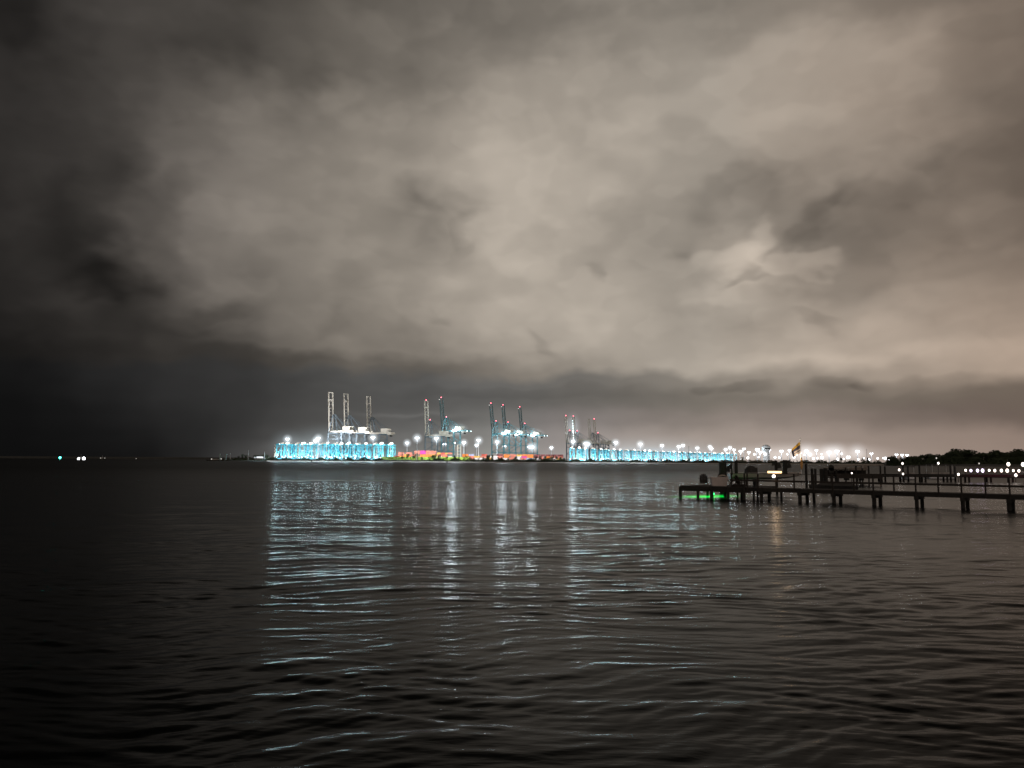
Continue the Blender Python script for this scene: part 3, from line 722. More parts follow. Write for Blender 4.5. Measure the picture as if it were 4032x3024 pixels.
ROWS = {0: [(1555,'red',16),(1572,'orange',24),(1597,'orange',22),(1632,'salmon',20),(1654,'orange',22),(1676,'orange',22),(1699,'yellow',22),(1722,'white',18),(1742,'red',20),(1764,'white',16),(1818,'orange',26),(1846,'salmon',20),(1868,'white',18),(1888,'white',24),(1914,'yellow',22),(1938,'white',22),(1962,'salmon',18),(1982,'white',20),(2004,'salmon',20),(2026,'white',22),(2050,'salmon',22),(2074,'blue',24),(2104,'white',20),(2128,'salmon',14),(2146,'yellow',18),(2168,'white',20),(2192,'yellow',20)],
        1: [(1566,'salmon',24),(1592,'yellow',18),(1612,'salmon',20),(1654,'orange',22),(1677,'orange',22),(1700,'yellow',22),(1723,'salmon',18),(1742,'salmon',20),(1820,'orange',25),(1846,'salmon',20),(1866,'yellow',24),(1892,'salmon',24),(1930,'white',26),(1958,'salmon',22),(1982,'orange',24),(2010,'salmon',20),(2036,'white',16),(2054,'magenta',20),(2076,'orange',24),(2104,'maroon',18),(2124,'salmon',14),(2146,'orange',22),(2170,'salmon',24),(2196,'salmon',22)],
        2: [(1568,'salmon',22),(1598,'salmon',24),(1632,'salmon',20),(1654,'magenta',22),(1677,'salmon',22),(1700,'salmon',20),(1720,'yellow',14),(1735,'red',16),(1752,'yellow',10),(1763,'salmon',18),(1820,'orange',25),(1846,'blue',20),(1896,'red',22),(1955,'maroon',26),(1982,'orange',26),(2010,'salmon',22),(2034,'yellow',20),(2055,'orange',22),(2078,'orange',22),(2104,'maroon',22),(2128,'maroon',18),(2148,'maroon',20),(2170,'maroon',22),(2194,'maroon',24)],
        3: [(1632,'salmon',20),(1654,'magenta',22),(1677,'salmon',22),(1700,'salmon',20)]}
for lev, row in ROWS.items():
    for i, (px, c, w) in enumerate(row):
        container(px, px+w, lev, c, '%s container, %s from the left in the %s' % ({'blue': 'pale blue'}.get(c, c), ordinal(i), ['bottom row', 'second row up', 'third row up', 'topmost row'][lev]), 1122.0 + (0 if lev < 3 else .0), 6.2 if px < 1800 else 4.2)
# a step of ground carries the stacks
land('container_pad', [(75, 2.9), (76, 6.18), (120, 6.18), (121, 2.9)], [(px, 1040) for px in range(1545, 1800, 20)], ASPH)
land('container_pad', [(75, 2.9), (76, 4.18), (120, 4.18), (121, 2.9)], [(px, 1040) for px in range(1806, 2240, 20)], ASPH)

# ------------------------------------------------------------------ terminal odds and ends
Y = 1118
t = thing('stair_tower', 'white open scaffold stair tower between the container stacks', 'stair tower', (xat(1807, Y), Y, 3.0))
mb = MB(); zt = ztop(1807, 1751, Y)-3
for x in (-2.4, 2.4):
    for y in (-1.5, 1.5): mb.bar((x,y,0), (x,y,zt), .4)
mb.build('frame', WHITE, t)
mb = MB()
for k in range(5): mb.box((0, 0, zt*(k+1)/5-.3), (5.1, 3.3, .45))
mb.build('landing', WHITE, t)
Y = 1900
t = thing('control_tower', 'pale control tower with wide banded cap rising behind the pier', 'tower', (xat(3018, Y), Y, 3.0))
zt = ztop(3018, 1751, Y)-3
MB().lathe((0,0,0), [(7.5,0),(7,zt*.35),(7,zt*.62)], 14).build('shaft', CONC, t)
MB().lathe((0,0,zt*.62), [(7,0),(10,zt*.06),(10,zt*.11)], 16).build('gallery', CONC, t)
MB().lathe((0,0,zt*.73), [(9.4,0),(9.8,zt*.07)], 16).build('window_band', GLASSD, t)
MB().lathe((0,0,zt*.80), [(10.6,0),(10.4,zt*.05),(8,zt*.13),(4,zt*.185),(.4,zt*.2)], 16).build('roof', CONC, t)
for k, (px, yt, yb) in enumerate([(2101,1735,1800),(1832,1748,1795),(3414,1768,1812),(3310,1775,1812),(2908,1794,1810),(2713,1756,1790)]):
    Y = 1075; t = thing('utility_pole', 'thin dark utility pole %s' % ['before the right end of the containers', 'before the orange containers', 'behind the boathouse roof', 'left of the boathouse roof', 'behind the boat lift at its left', 'among the right turquoise cranes'][k], 'utility pole', (xat(px, Y), Y, 2.5))
    z = ztop(px, yt, Y)-2.5
    MB().tube((0,0,0), (0,0,z), .3, .18, 6).build('pole', SOIL, t); MB().box((0,0,z-1.2), (3.2 if k < 2 else 1.4,.2,.25)).build('crossarm', SOIL, t)
Y = 1090
t = thing('low_building', 'low building with a bright white roof on the left spit', 'building', (xat(1018, Y), Y, 1.8))
MB().box((0,0,1.4), (11, 6, 2.8)).build('wall', WALL, t)
MB().add([(-5.8,-3.4,2.8),(5.8,-3.4,2.8),(5.8,3.4,2.8),(-5.8,3.4,2.8),(-5.8,0,4.8),(5.8,0,4.8)], [(0,1,5,4),(2,3,4,5),(0,4,3),(1,2,5),(0,3,2,1)]).build('roof', emit('self_glowing_roof', (0.85,0.93,1.0), 1.1), t)  # the roof's lit look is put in as its own emission
for k, (px, yt) in enumerate([(906,1784),(977,1771),(1041,1777)]):
    t = thing('signal_mast', ['short grey mast on the spit tip', 'tall slim grey mast rising from the dark spit', 'pale mast behind the white-roofed building'][k], 'mast', (xat(px, Y), Y, 1.5))
    z = ztop(px, yt, Y)-1.5; MB().tube((0,0,0), (0,0,z), .5, .2, 6).build('pole', GALV, t); MB().lathe((0,0,0), [(1.6,0),(.7,z*.3)], 8).build('base', CONC, t)
for k, (px, yb) in enumerate([(1227,1822),(1760,1823)]):
    Y = 830; t = thing('channel_marker', 'dark marker pile in the water %s' % ['before the left turquoise cranes', 'before the container yard'][k], 'marker pile', (xat(px, Y), Y, 0))
    MB().tube((0,0,-1), (0,0,2.0), .55, .5, 8).build('pile', WOOD_D, t); MB().box((0,-.5,2.3), (1.5,.1,1.2)).build('board', SOIL, t)
# moored barge with two raised legs, left of the spit
Y = 1080
t = thing('work_barge', 'low barge with two pale raised legs off the spit', 'barge', (xat(858, Y), Y, 0))
MB().hexa([(-14,-4,-.3),(13,-4,-.3),(13,4,-.3),(-14,4,-.3),(-15,-4.2,1.4),(14,-4.2,1.4),(14,4.2,1.4),(-15,4.2,1.4)]).build('hull', SOIL, t)
for x, l in ((3.0, -.6), (10.5, .9)): MB().bar((x,0,1.4), (x+l,0,10.5), 1.5).build('leg', mat('lit_leg_paint', (.3,.4,.4), var=.2), t)
MB().box((-3.5,0,2.2), (8,3,1.6)).build('deckhouse', WALL, t)
for x, z, r in ((5.4,3,.9),(-8.2,2.6,.9)): MB().ball((x,-2.2,z), r, 8, 5).build('lamp', L_WIN, t)
# far left: lit workboat and buoy
def far_boat(px, py, Y, label, L):
    t = thing('workboat', label, 'boat', (xat(px, Y), Y, 0))
    MB().hexa([(-L*.42,-2,-.3),(L*.42,-2,-.3),(L*.42,2,-.3),(-L*.42,2,-.3),(-L*.5,-2.4,1.8),(L*.56,-1.2,2.6),(L*.56,1.2,2.6),(-L*.5,2.4,1.8)]).build('hull', SOIL, t)
    MB().box((-L*.1,0,3.2), (L*.34,3,2.8)).build('wheelhouse', WALL, t)
    MB().tube((0,0,4.6), (0,0,9), .15, .08, 6).build('mast', GALV, t)
    return t
t = far_boat(318, 1806, 1300, 'dim workboat showing two bright white lamps at the far left', 16)
for px, py, r, c in ((309,1807,1.9,L_YARD),(330,1806,2.5,L_YARD)):
    p = at(px, py, 1297); MB().ball((p.x-t.location.x, -3, p.z), (r*1.1, .8, r*1.3), 8, 6).build('lamp', c, t)
t = far_boat(403, 1807, 1500, 'small dim boat with two faint lamps right of the bright workboat', 10)
for px in (395, 412): MB().ball((xat(px,1497)-t.location.x, -3, 3.2), .8, 8, 5).build('lamp', L_WIN, t)
Y = 1300
t = thing('navigation_buoy', 'buoy with a blue-green light, leftmost light on the water', 'buoy', (xat(236, Y), Y, 0))
MB().lathe((0,0,-.3), [(1.4,0),(1.5,.8),(.5,1.2),(.3,2.6)], 10).build('body', SOIL, t)
MB().ball((0,-.4,3.6), (1.7,.8,2.0), 10, 6).build('lamp', L_TEAL, t)
t = thing('navigation_buoy', 'tiny dim buoy midway between the workboat and the spit', 'buoy', (xat(536, Y), Y, 0))
MB().lathe((0,0,-.3), [(1,0),(1,.6),(.3,1.2),(.2,2.2)], 8).build('body', SOIL, t); MB().ball((0,-.3,2.6), .6, 8, 5).build('lamp', L_WIN, t)

# ------------------------------------------------------------------ self-glowing volumes painted in as haze behind the floodlights
def haze(px, py, Y, rx, ry, rz, col, glow, label):
    m = bpy.data.materials.new('painted_haze_glow'); m.use_nodes = True; t = m.node_tree; t.nodes.clear(); L = t.links.new
    tcn = N(t, 'ShaderNodeTexCoord'); le = N(t, 'ShaderNodeVectorMath', operation='LENGTH'); L(tcn.outputs['Object'], le.inputs[0])
    a = N(t, 'ShaderNodeMath', operation='SUBTRACT'); a.inputs[0].default_value = 1.0; a.use_clamp = True; L(le.outputs['Value'], a.inputs[1])
    p = N(t, 'ShaderNodeMath', operation='POWER'); L(a.outputs[0], p.inputs[0]); p.inputs[1].default_value = 2.0
    s = N(t, 'ShaderNodeMath', operation='MULTIPLY'); L(p.outputs[0], s.inputs[0]); s.inputs[1].default_value = glow/(0.667*ry)
    e = N(t, 'ShaderNodeEmission'); e.inputs[0].default_value = (*col, 1); L(s.outputs[0], e.inputs[1])
    o = N(t, 'ShaderNodeOutputMaterial'); L(e.outputs[0], o.inputs['Volume'])
    ob = MB().ball((0,0,0), 1.0, 20, 12).build('haze', m); ob.scale = (rx, ry, rz); ob.location = at(px, py, Y)
    tag(ob, label, 'haze', kind='stuff')
CW = (0.75, 0.93, 1.0)
haze(1300, 1775, 1260, 118, 60, 52, CW, 0.34, 'painted blue-white glow over the left crane block')
haze(1322, 1788, 1172, 96, 14, 16, (0.12, 0.50, 0.85), 0.20, 'painted blue glow between the left yard cranes')
haze(2560, 1790, 2420, 330, 60, 32, (0.12, 0.50, 0.85), 0.28, 'painted blue glow between the right yard cranes')
haze(1129, 1745, 1262, 36, 30, 30, CW, 0.12, 'painted glow behind the leftmost light mast')
haze(2560, 1785, 2420, 380, 80, 70, CW, 0.26, 'painted pale glow over the right crane block')
for px, py, Y in ((1803,1693,1470),(1996,1706,1600),(2046,1706,1650),(2108,1711,1700)):
    haze(px, py, Y, 26, 16, 17, CW, 0.55, 'painted bright glow around the floodlights of a quay crane')
haze(2255, 1680, 1890, 26, 16, 44, CW, 0.30, 'painted bright glow behind the lit boom')
haze(3190, 1790, 2750, 420, 80, 60, (1, 0.95, 0.92), 0.42, 'painted pale glow over the far lit yard')
for px, py in ((3176,1777),(3296,1778),(3377,1779),(3265,1782)):
    haze(px, py, 2700, 46, 30, 44, (0.9, 0.95, 1), 0.28, 'painted starry glow around a far yard light')

halo = None
for (x_, y_, z_, s_) in LAMPS:
    if halo is None:
        haze(1129, 1730, 1200, 9, 9, 9, (.85, .94, 1), 0.85, 'painted round glow behind a terminal lamp'); halo = COL.objects[-1]; o = halo
    else: o = halo.copy(); COL.objects.link(o)
    r_ = (8.5 if y_ < 1400 and x_/y_ < .28 else 6.2 if x_/y_ < .29 else 3.9)*s_; o.scale = (r_, r_, r_); o.location = (x_*(y_+r_+3)/y_, y_+r_+3, H+(z_-H)*(y_+r_+3)/y_); o['group'] = 'halos of terminal lamps in the haze'

# ------------------------------------------------------------------ the wooden pier
DZ = 1.06
pier = thing('wooden_pier', 'long dark wooden pier with railing crossing the right side', 'pier', (0,0,0))
def planks(mb, s0, s1, w0, w1, z, th=0.05, pw=0.145):
    s = s0
    while s < s1:
        e = min(s+pw-.012, s1); dz = random.uniform(-.004, .004)
        mb.hexa([PP(s,w0,z-th+dz), PP(e,w0,z-th+dz), PP(e,w1,z-th+dz), PP(s,w1,z-th+dz), PP(s,w0,z+dz), PP(e,w0,z+dz), PP(e,w1,z+dz), PP(s,w1,z+dz)]); s += pw
SW = s_at(2950); SE = 36.0
mb = MB(); planks(mb, 0, SW, -.05, 5.5, DZ); mb.build('platform_deck', DECK, pier)
mb = MB(); planks(mb, SW, SE, -.05, 1.75, DZ); mb.build('walkway_deck', DECK, pier)
mb = MB()
for w in (0.0, 1.8, 3.6, 5.4): mb.bar(PP(0, w, DZ-.2), PP(SW, w, DZ-.2), .09, .28)
for w in (0.0, .85, 1.7): mb.bar(PP(SW, w, DZ-.19), PP(SE, w, DZ-.19), .09, .26)
mb.bar(PP(0, -.05, DZ-.34), PP(SW, -.05, DZ-.34), .1, .24); mb.bar(PP(0,0,DZ-.2), PP(0,5.4,DZ-.2), .08, .28)
mb.build('joists', WOOD_D, pier)
def pile(s, w, zt, r=.16, parent=pier):
    r *= .7*random.uniform(.9, 1.1); MB().tube(PP(s+random.uniform(-.05,.05), w, -1.5), PP(s, w, zt), r*1.1, r, 10).build('piling', WOOD_D, parent)
BENT = [(2796,1),(2862,1),(2990,0),(3140,0),(3272,0),(3429,0),(3595,0),(3775,0),(3955,0),(4140,0)]
pile(.05, -.1, DZ-.12, .19); pile(.05, 5.3, DZ-.1)
for px in (2745, 2796, 2862, 2925):
    s = s_at(px); pile(s, -.1, DZ-.12, .17); pile(s, 2.7, DZ-.3, .14); pile(s, 5.3, DZ-.3, .14)
for px, _ in BENT[2:]:
    s = s_at(px); pile(s, .02, DZ-.3, .19); pile(s, 1.68, DZ-.3, .19)
    MB().bar(PP(s-.0, -.22, DZ-.42), PP(s, 1.92, DZ-.42), .26, .24).build('pile_cap', WOOD_D, pier)
for px in (3020, 3068, 3195): pile(s_at(px, 2.6), 2.6, DZ-.3, .15)
POSTS = [2876,2927,2938,2980,3050,3121,3197,3271,3354,3429,3510,3595,3683,3773,3867,3961,4062,4170]
for px in POSTS:
    s = s_at(px); MB().bar(PP(s, -.09, DZ-.3), PP(s, -.09, DZ+1.14), .1, .1, up=PD).build('railing_post', WOOD, pier)
s0 = s_at(2872)
MB().bar(PP(s0, -.09, DZ+1.16), PP(SE, -.09, DZ+1.16), .14, .045).build('top_rail', WOOD, pier)
MB().bar(PP(s0, -.16, DZ+.58), PP(SE, -.16, DZ+.58), .04, .15).build('middle_rail', WOOD, pier)

# chair seen from behind, facing the water
def adirondack(loc, rz, label, s=1.0):
    t = thing('adirondack_chair', label, 'chair', loc, rz, None); t.scale = (s,)*3
    for k in range(5):
        x = -.26+k*.13; h = 1.02-abs(k-2)**2*.035
        mb = MB().hexa([(x-.062,-.1,.1),(x+.062,-.1,.1),(x+.062,-.07,.1),(x-.062,-.07,.1),(x*1.1-.064,-.42,h),(x*1.1+.064,-.42,h),(x*1.1+.064,-.39,h),(x*1.1-.064,-.39,h)]); mb.build('back_slat', WOOD, t)
    MB().box((0,-.34,.72), (.62,.03,.08)).box((0,-.2,.44), (.6,.03,.08)).build('back_rail', WOOD, t)
    MB().hexa([(-.28,-.15,.28),(.28,-.15,.28),(.28,.42,.38),(-.28,.42,.38),(-.28,-.15,.31),(.28,-.15,.31),(.28,.42,.41),(-.28,.42,.41)]).build('seat', WOOD, t)
    for x in (-1, 1):
        MB().box((x*.42,.08,.6), (.14,.72,.03)).build('arm', WOOD, t)
        MB().box((x*.36,.4,.295), (.035,.1,.59)).build('leg', WOOD, t); MB().box((x*.36,-.22,.295), (.035,.1,.59)).build('leg', WOOD, t)
    return t
adirondack(PP(s_at(2766, 3.9), 3.9, DZ), R(-14), 'dark slatted wooden chair alone at the left end of the pier', .98)
adirondack(PP(s_at(2908, 2.6), 2.6, DZ), R(-75), 'dark reclined wooden chair right of the pale bin on the pier', .95)

# pale flared bin with a cloth
s = s_at(2826, 1.0)
t = thing('storage_bin', 'pale flared storage bin with cloth heaped on top on the pier', 'bin', PP(s, 1.0, DZ), R(-6))
MB().hexa([(-.60,-.38,.02),(.60,-.38,.02),(.60,.38,.02),(-.60,.38,.02),(-.74,-.46,.74),(.74,-.46,.74),(.74,.46,.74),(-.74,.46,.74)]).build('body', PLASW, t)
MB().hexa([(-.77,-.49,.74),(.77,-.49,.74),(.77,.49,.74),(-.77,.49,.74),(-.74,-.46,.79),(.74,-.46,.79),(.74,.46,.79),(-.74,.46,.79)]).build('rim', PLASW, t)
t2 = thing('heaped_cloth', 'pale crumpled cloth lying on the flared bin', 'cloth', PP(s, 1.0, DZ+.79), R(-6))
mb = MB(); nx, ny = 14, 7
for j in range(ny):
    for i in range(nx):
        x = -.05+i*.06; y = -.45+j*.14; mb.v.append((x, y, .04+.13*math.sin(i*.5+j)*math.cos(j*.9+i*.3)*.6+.1*math.exp(-((i-6)/4)**2)))
mb.f = [(j*nx+i, j*nx+i+1, (j+1)*nx+i+1, (j+1)*nx+i) for j in range(ny-1) for i in range(nx-1)]; mb.m = [0]*len(mb.f)
o = mb.build('folds', CLOTH, t2, True); sm = o.modifiers.new('thick', 'SOLIDIFY'); sm.thickness = .03
s = s_at(2872, .6)
t = thing('folding_table', 'small crossed-leg folding table beside the pale bin', 'table', PP(s, .6, DZ), R(-10))
MB().box((0,0,.62), (.62,.5,.04)).build('tabletop', PLASW, t)
for y in (-.2, .2): MB().bar((-.28,y,0), (.28,y,.6), .05).bar((.28,y+.05,0), (-.28,y+.05,.6), .05).build('crossed_legs', WOOD, t)
t = thing('low_crate', 'low dark wooden crate in front of the reclined chair', 'crate', PP(s_at(2902,.4), .4, DZ), RP)
MB().box((0,0,.1), (1.0,.4,.2)).build('body', WOOD, t); MB().box((0,0,.22), (1.06,.46,.04)).build('lid', WOOD, t)
t = thing('trash_bin', 'dark round bin standing inside the railing near the platform end', 'bin', PP(s_at(2970,.7), .7, DZ))
MB().lathe((0,0,0), [(.22,0),(.27,.62)], 14).build('body', PLASD, t); MB().lathe((0,0,.62), [(.29,0),(.29,.05),(.12,.12)], 14).build('lid', PLASD, t)

# warm lamp on the rail
s = s_at(3047); p = PP(s, -.09, DZ+1.19)
t = thing('rail_lamp', 'warm glowing tube lamp with white bulb mounted on the pier railing', 'lamp', p, RP)
MB().box((0,0,.02), (.9,.16,.04)).build('bracket', PLASD, t)
MB().tube((-.56,-.06,.11), (.56,-.06,.11), .085, .085, 12).build('tube', L_WARM, t)
MB().ball((-.05,-.14,-.22), (.14,.1,.13), 10, 8).build('bulb', L_BULB, t)
MB().tube((-.05,-.12,-.1), (-.05,-.02,.02), .025).build('stem', PLASD, t)

l = bpy.data.lights.new('rail_lamp', 'POINT'); l.energy = 9; l.shadow_soft_size = .25; l.color = (1, .62, .3)
lo = bpy.data.objects.new('rail_lamp', l); COL.objects.link(lo); lo.location = p + Vector((-.1, -.35, .0))
# green lamp beneath the platform
s = s_at(2805, 3.2)
t = thing('fishing_light', 'green fishing light hung under the pier platform', 'light', PP(s, 3.2, 0), RP)
MB().tube((0,0,.32), (0,0,.78), .02).build('cable', PLASD, t); MB().lathe((0,0,.22), [(.05,0),(.06,.1),(.05,.14)], 8).build('lamp', L_GREEN, t)
# flag on a pole
FX = PP(s_at(3149, .06), .06, 0)
zt = ztop(3149, 1730, FX.y)
t = thing('flagpole', 'slim pale flagpole rising from the pier railing', 'flagpole', (FX.x, FX.y, DZ))
MB().tube((0,0,0), (0,0,zt-DZ), .042, .026, 8).build('pole', GALV, t); MB().ball((0,0,zt-DZ+.03), .05, 8, 6).build('finial', GALV, t)
fy = mat('yellow_flag_cloth', (.62,.36,.05), .9, var=.15); fn = mat('navy_flag_cloth', (.05,.05,.09), .9, var=.2); fw = mat('pale_flag_cloth', (.5,.42,.38), .9, var=.15)
mb = MB(); nu, nv = 14, 14
pt = at(3148, 1738, FX.y)
for j in range(nv+1):
    for i in range(nu+1):
        a, b = i/nu, j/nv
        x = -a*.68 + .03*math.sin(b*6+a*3)*a; z = zt - .18 - b*.95*(1-.25*a) - a*.42 - .22*a*a; y = .09*math.sin(a*9+b*2.5)*a
        mb.v.append((FX.x - .03 + x, FX.y + y, z))
for j in range(nv):
    for i in range(nu):
        a = j*(nu+1)+i; mb.f.append((a, a+nu+1, a+nu+2, a+1)); mb.m.append(0 if j < 4 else 1 if j < 8 or j in (10,) or i > 9 else 2)
o = mb.build('flag', [fy, fn, fw], None, True); tag(o, 'limp flag with yellow, navy and pale bands on the pier flagpole', 'flag')
fl = thing('added_flag_light', 'added tiny spotlight on the railing lighting the flag from below', 'spotlight', PP(s_at(3138), -.09, DZ+1.185), RP)  # added lamp without a known source, brightens the flag
MB().lathe((0,0,0), [(.03,0),(.03,.05),(.055,.06),(.06,.14)], 10).build('added_light_housing', PLASD, fl); MB().lathe((0,0,.141), [(.05,0),(.04,.01)], 10).build('lens', L_WIN, fl)
l = bpy.data.lights.new('added_flag_light', 'SPOT'); l.energy = 420; l.spot_size = R(46); l.color = (1, .82, .6); l.shadow_soft_size = .05
lo = bpy.data.objects.new('added_flag_light', l); COL.objects.link(lo); lo.location = PP(s_at(3138), -.6, DZ+1.36)
lo.rotation_euler = (Vector((FX.x-.35, FX.y, zt-.75)) - lo.location).to_track_quat('-Z', 'Y').to_euler()
z0, z1 = ztop(3150,1850,FX.y), ztop(3150,1800,FX.y)
mb = MB().lathe((FX.x+.03, FX.y-.03, z0), [(.02,0),(.09,(z1-z0)*.2),(.11,(z1-z0)*.5),(.06,(z1-z0)*.85),(.03,z1-z0)], 10)
tag(mb.build('furled_banner', mat('lamplit_banner_cloth', (.72,.40,.14), .9, var=.3, scale=9), None, True), 'cloth furled round the lower flagpole, coloured orange for warm lamplight', 'banner')  # warm glow of the rail lamp is put into the cloth colour

# ------------------------------------------------------------------ boats on lifts behind the pier
def hull(L, B, Hh, n=12, deadrise=.35, sheer=.35):
    mb = MB(); pts = []
    for i in range(n+1):
        t = i/n; x = -L/2 + L*t; w = B/2*(1-max(0,(t-.45)/.55)**2.2*.96); k = max(0,(t-.55)/.45)**2
        zb = k*Hh*.72; zc = Hh*deadrise + k*Hh*.5; zg = Hh + sheer*t*t
        pts.append([(x,0,zb),(x,w*.82,zc),(x,w,zg),(x,w*.93,zg+.02),(x,0,zg-.12),(x,-w*.93,zg+.02),(x,-w,zg),(x,-w*.82,zc)])
    for r in pts: mb.v += r
    for i in range(n):
        for j in range(8): a = i*8+j; b = i*8+(j+1) % 8; mb.f.append((a, b, b+8, a+8)); mb.m.append(0)
    mb.f += [tuple(range(7,-1,-1)), tuple(n*8+j for j in range(8))]; mb.m += [0,0]
    return mb
WB = 4.0                       # the lift stands this far behind the pier's front edge
def LP(px, w=WB): return s_at(px, w)
YB = 75.5
def PB(px, py, Y=YB): return at(px, py, Y)
lift = thing('boat_lift', 'dark boat lift frame with flat top rails behind the pier railing', 'boat lift', (0,0,0))
def lpost(px, wpx, ytop, ybot, m=WOOD_D, Y=YB, nm='lift_post', flare=0):
    a, b = PB(px, ybot, Y), PB(px, ytop, Y); w = wpx*Y/F
    if px == 2845: a.z = -1.0
    MB().bar(a, (a.x, Y, b.z), w, w).build(nm, m, lift)
lpost(2845, 20, 1822, 1900); lpost(2899, 10, 1812, 1864); lpost(2882, 4, 1822, 1872); lpost(2859, 3.5, 1815, 1878)
lpost(3055, 6, 1812, 1866); lpost(3092, 13, 1811, 1866)
a = PB(2845, 1876); MB().lathe((a.x, YB, a.z-.1), [(.52,0),(.42,.25),(.26,.5)], 12).build('post_collar', WOOD_D, lift)
a, b = PB(2852, 1815), PB(3110, 1812.5)
for dy in (0, 2.6): MB().bar((a.x, YB+dy, a.z), (b.x, YB+dy, a.z+.02), .07, .06).build('top_beam', ROOF, lift)
mb = MB()
for k in range(7): x = a.x+(b.x-a.x)*k/6; mb.bar((x, YB, a.z+.05), (x, YB+2.6, a.z+.05), .08, .04)
mb.build('cross_rails', ROOF, lift)
for k in range(2):
    dx = (2882, 3092)[k]; p = PB(dx, 1815); MB().tube((p.x, YB+2.6, -1), (p.x, YB+2.6, p.z), .13).build('lift_post', WOOD_D, lift)
def flap(px0, px1, px2, px3, y0, y1, Y=YB-.15):
    n = 6; mb = MB()
    for j in range(n+1):
        t = j/n; L_ = at(px0+(px2-px0)*t, y0+(y1-y0)*t, Y); R_ = at(px1+(px3-px1)*t, y0+(y1-y0)*t - 3*t, Y)
        for i in range(5): f = i/4; q = L_.lerp(R_, f); mb.v.append((q.x, q.y+.06*math.sin(f*7+t*2), q.z))
    for j in range(n):
        for i in range(4): a = j*5+i; mb.f.append((a,a+5,a+6,a+1)); mb.m.append(0)
    o = mb.build('canvas_flap', CANVAS, lift, True); sm = o.modifiers.new('thick', 'SOLIDIFY'); sm.thickness = .02
flap(3062, 3073, 3059, 3077, 1822, 1845); flap(3101, 3108, 3101, 3118, 1812, 1844); flap(3040, 3056, 3040, 3054, 1824, 1834)
# the moored boat on the lift
c = PB(3030, 1890)
L_ = (3172-2885)*YB/F
boat = thing('motorboat', 'grey motorboat raised on the lift behind the pier railing', 'boat', (c.x, YB+1.2, at(3030, 1889, YB).z))
hull(L_, 2.3, .62, sheer=.12).build('hull', HULLW, boat)
zx = at(3030, 1864, YB).z - boat.location.z
def bx(px): return (px-3030)*YB/F
mb = MB(); prof = []
co = MB().ball((bx(2973), 0, zx+.30), (.52,.5,.46), 14, 8)
co.hexa([(bx(2952),-.45,zx-.3),(bx(2995),-.45,zx-.3),(bx(2995),.45,zx-.3),(bx(2952),.45,zx-.3),(bx(2953),-.4,zx+.42),(bx(2994),-.42,zx+.55),(bx(2994),.42,zx+.55),(bx(2953),.4,zx+.42)]).build('covered_console', CANVAS, boat, False)
MB().box((bx(2985),0,zx-.02), (bx(3010)-bx(2950),1.9,.12)).build('foredeck', HULLW, boat)
se = MB().box((bx(2872),0,zx+.42), (.68,.7,.62)); se.build('helm_seat', PLASD, boat)
mb = MB()
for px in (2862, 2890): mb.bar((bx(px),-.8,zx-.3), (bx(px),-.8,zx+1.0), .05); mb.bar((bx(px),.8,zx-.3), (bx(px),.8,zx+1.0), .05)
mb.bar((bx(2860),-.8,zx+.95), (bx(2892),-.8,zx+.95), .06); mb.bar((bx(2860),.8,zx+.95), (bx(2892),.8,zx+.95), .06); mb.bar((bx(2862),-.8,zx+.95), (bx(2862),.8,zx+.95), .06); mb.bar((bx(2890),-.8,zx+.95), (bx(2890),.8,zx+.95), .06); mb.bar((bx(2866),-.8,zx+.55),(bx(2872),-.8,zx+.95),.06); mb.bar((bx(2886),-.8,zx+.3),(bx(2892),-.8,zx+.5),.05)
mb.build('grab_frame', GALV, boat)
MB().box((bx(2886),0,zx+.62), (.3,.9,.42)).build('windscreen', GLASSD, boat)
# dark skiff moored behind the walkway
p = at(3275, 1925, 64)
t = thing('skiff', 'low dark skiff moored behind the pier walkway', 'boat', (p.x, 64, .62), math.pi + R(4))
hull(3.9, 1.4, .62, sheer=.1).build('hull', PLASD, t); MB().hexa([(-1.7,-.6,.6),(1.2,-.5,.62),(1.2,.5,.62),(-1.7,.6,.6),(-1.5,-.2,.95),(.8,-.1,.9),(.8,.1,.9),(-1.5,.2,.95)]).build('cover', CANVAS, t)
# mooring piles between the two docks
for k, (px, yt, r) in enumerate([(3174,1826,.14),(3197,1845,.15),(3210,1845,.13),(3234,1846,.2),(3250,1843,.24)]):
    Y = 92; z = ztop(px, yt, Y)
    tag(MB().tube((xat(px,Y,1850),Y,-1.5), (xat(px,Y,1850),Y,z), r*1.1, r, 9).build('mooring_piling', WOOD_D), '%s dark mooring piling %s' % (['tall thin', 'slim', 'slim', 'stout', 'stoutest'][k], ['just right of the flagpole', 'first of four left of the round board', 'second of four left of the round board', 'third of four left of the round board', 'next to the round board']
        [k]), 'piling', 'mooring pilings between the docks')
Y = 90
p = at(3271, 1842, Y)
t = thing('round_sign', 'dark round board on a post left of the boathouse', 'sign', (p.x, Y, 0))
MB().tube((0,0,-1.5), (0,0,p.z+.2), .11).build('post', WOOD_D, t); MB().tube((0,-.16,p.z), (0,-.1,p.z), .34, .34, 18).box((0,-.13,p.z-.3),(.6,.06,.6)).build('board', WOOD_D, t)

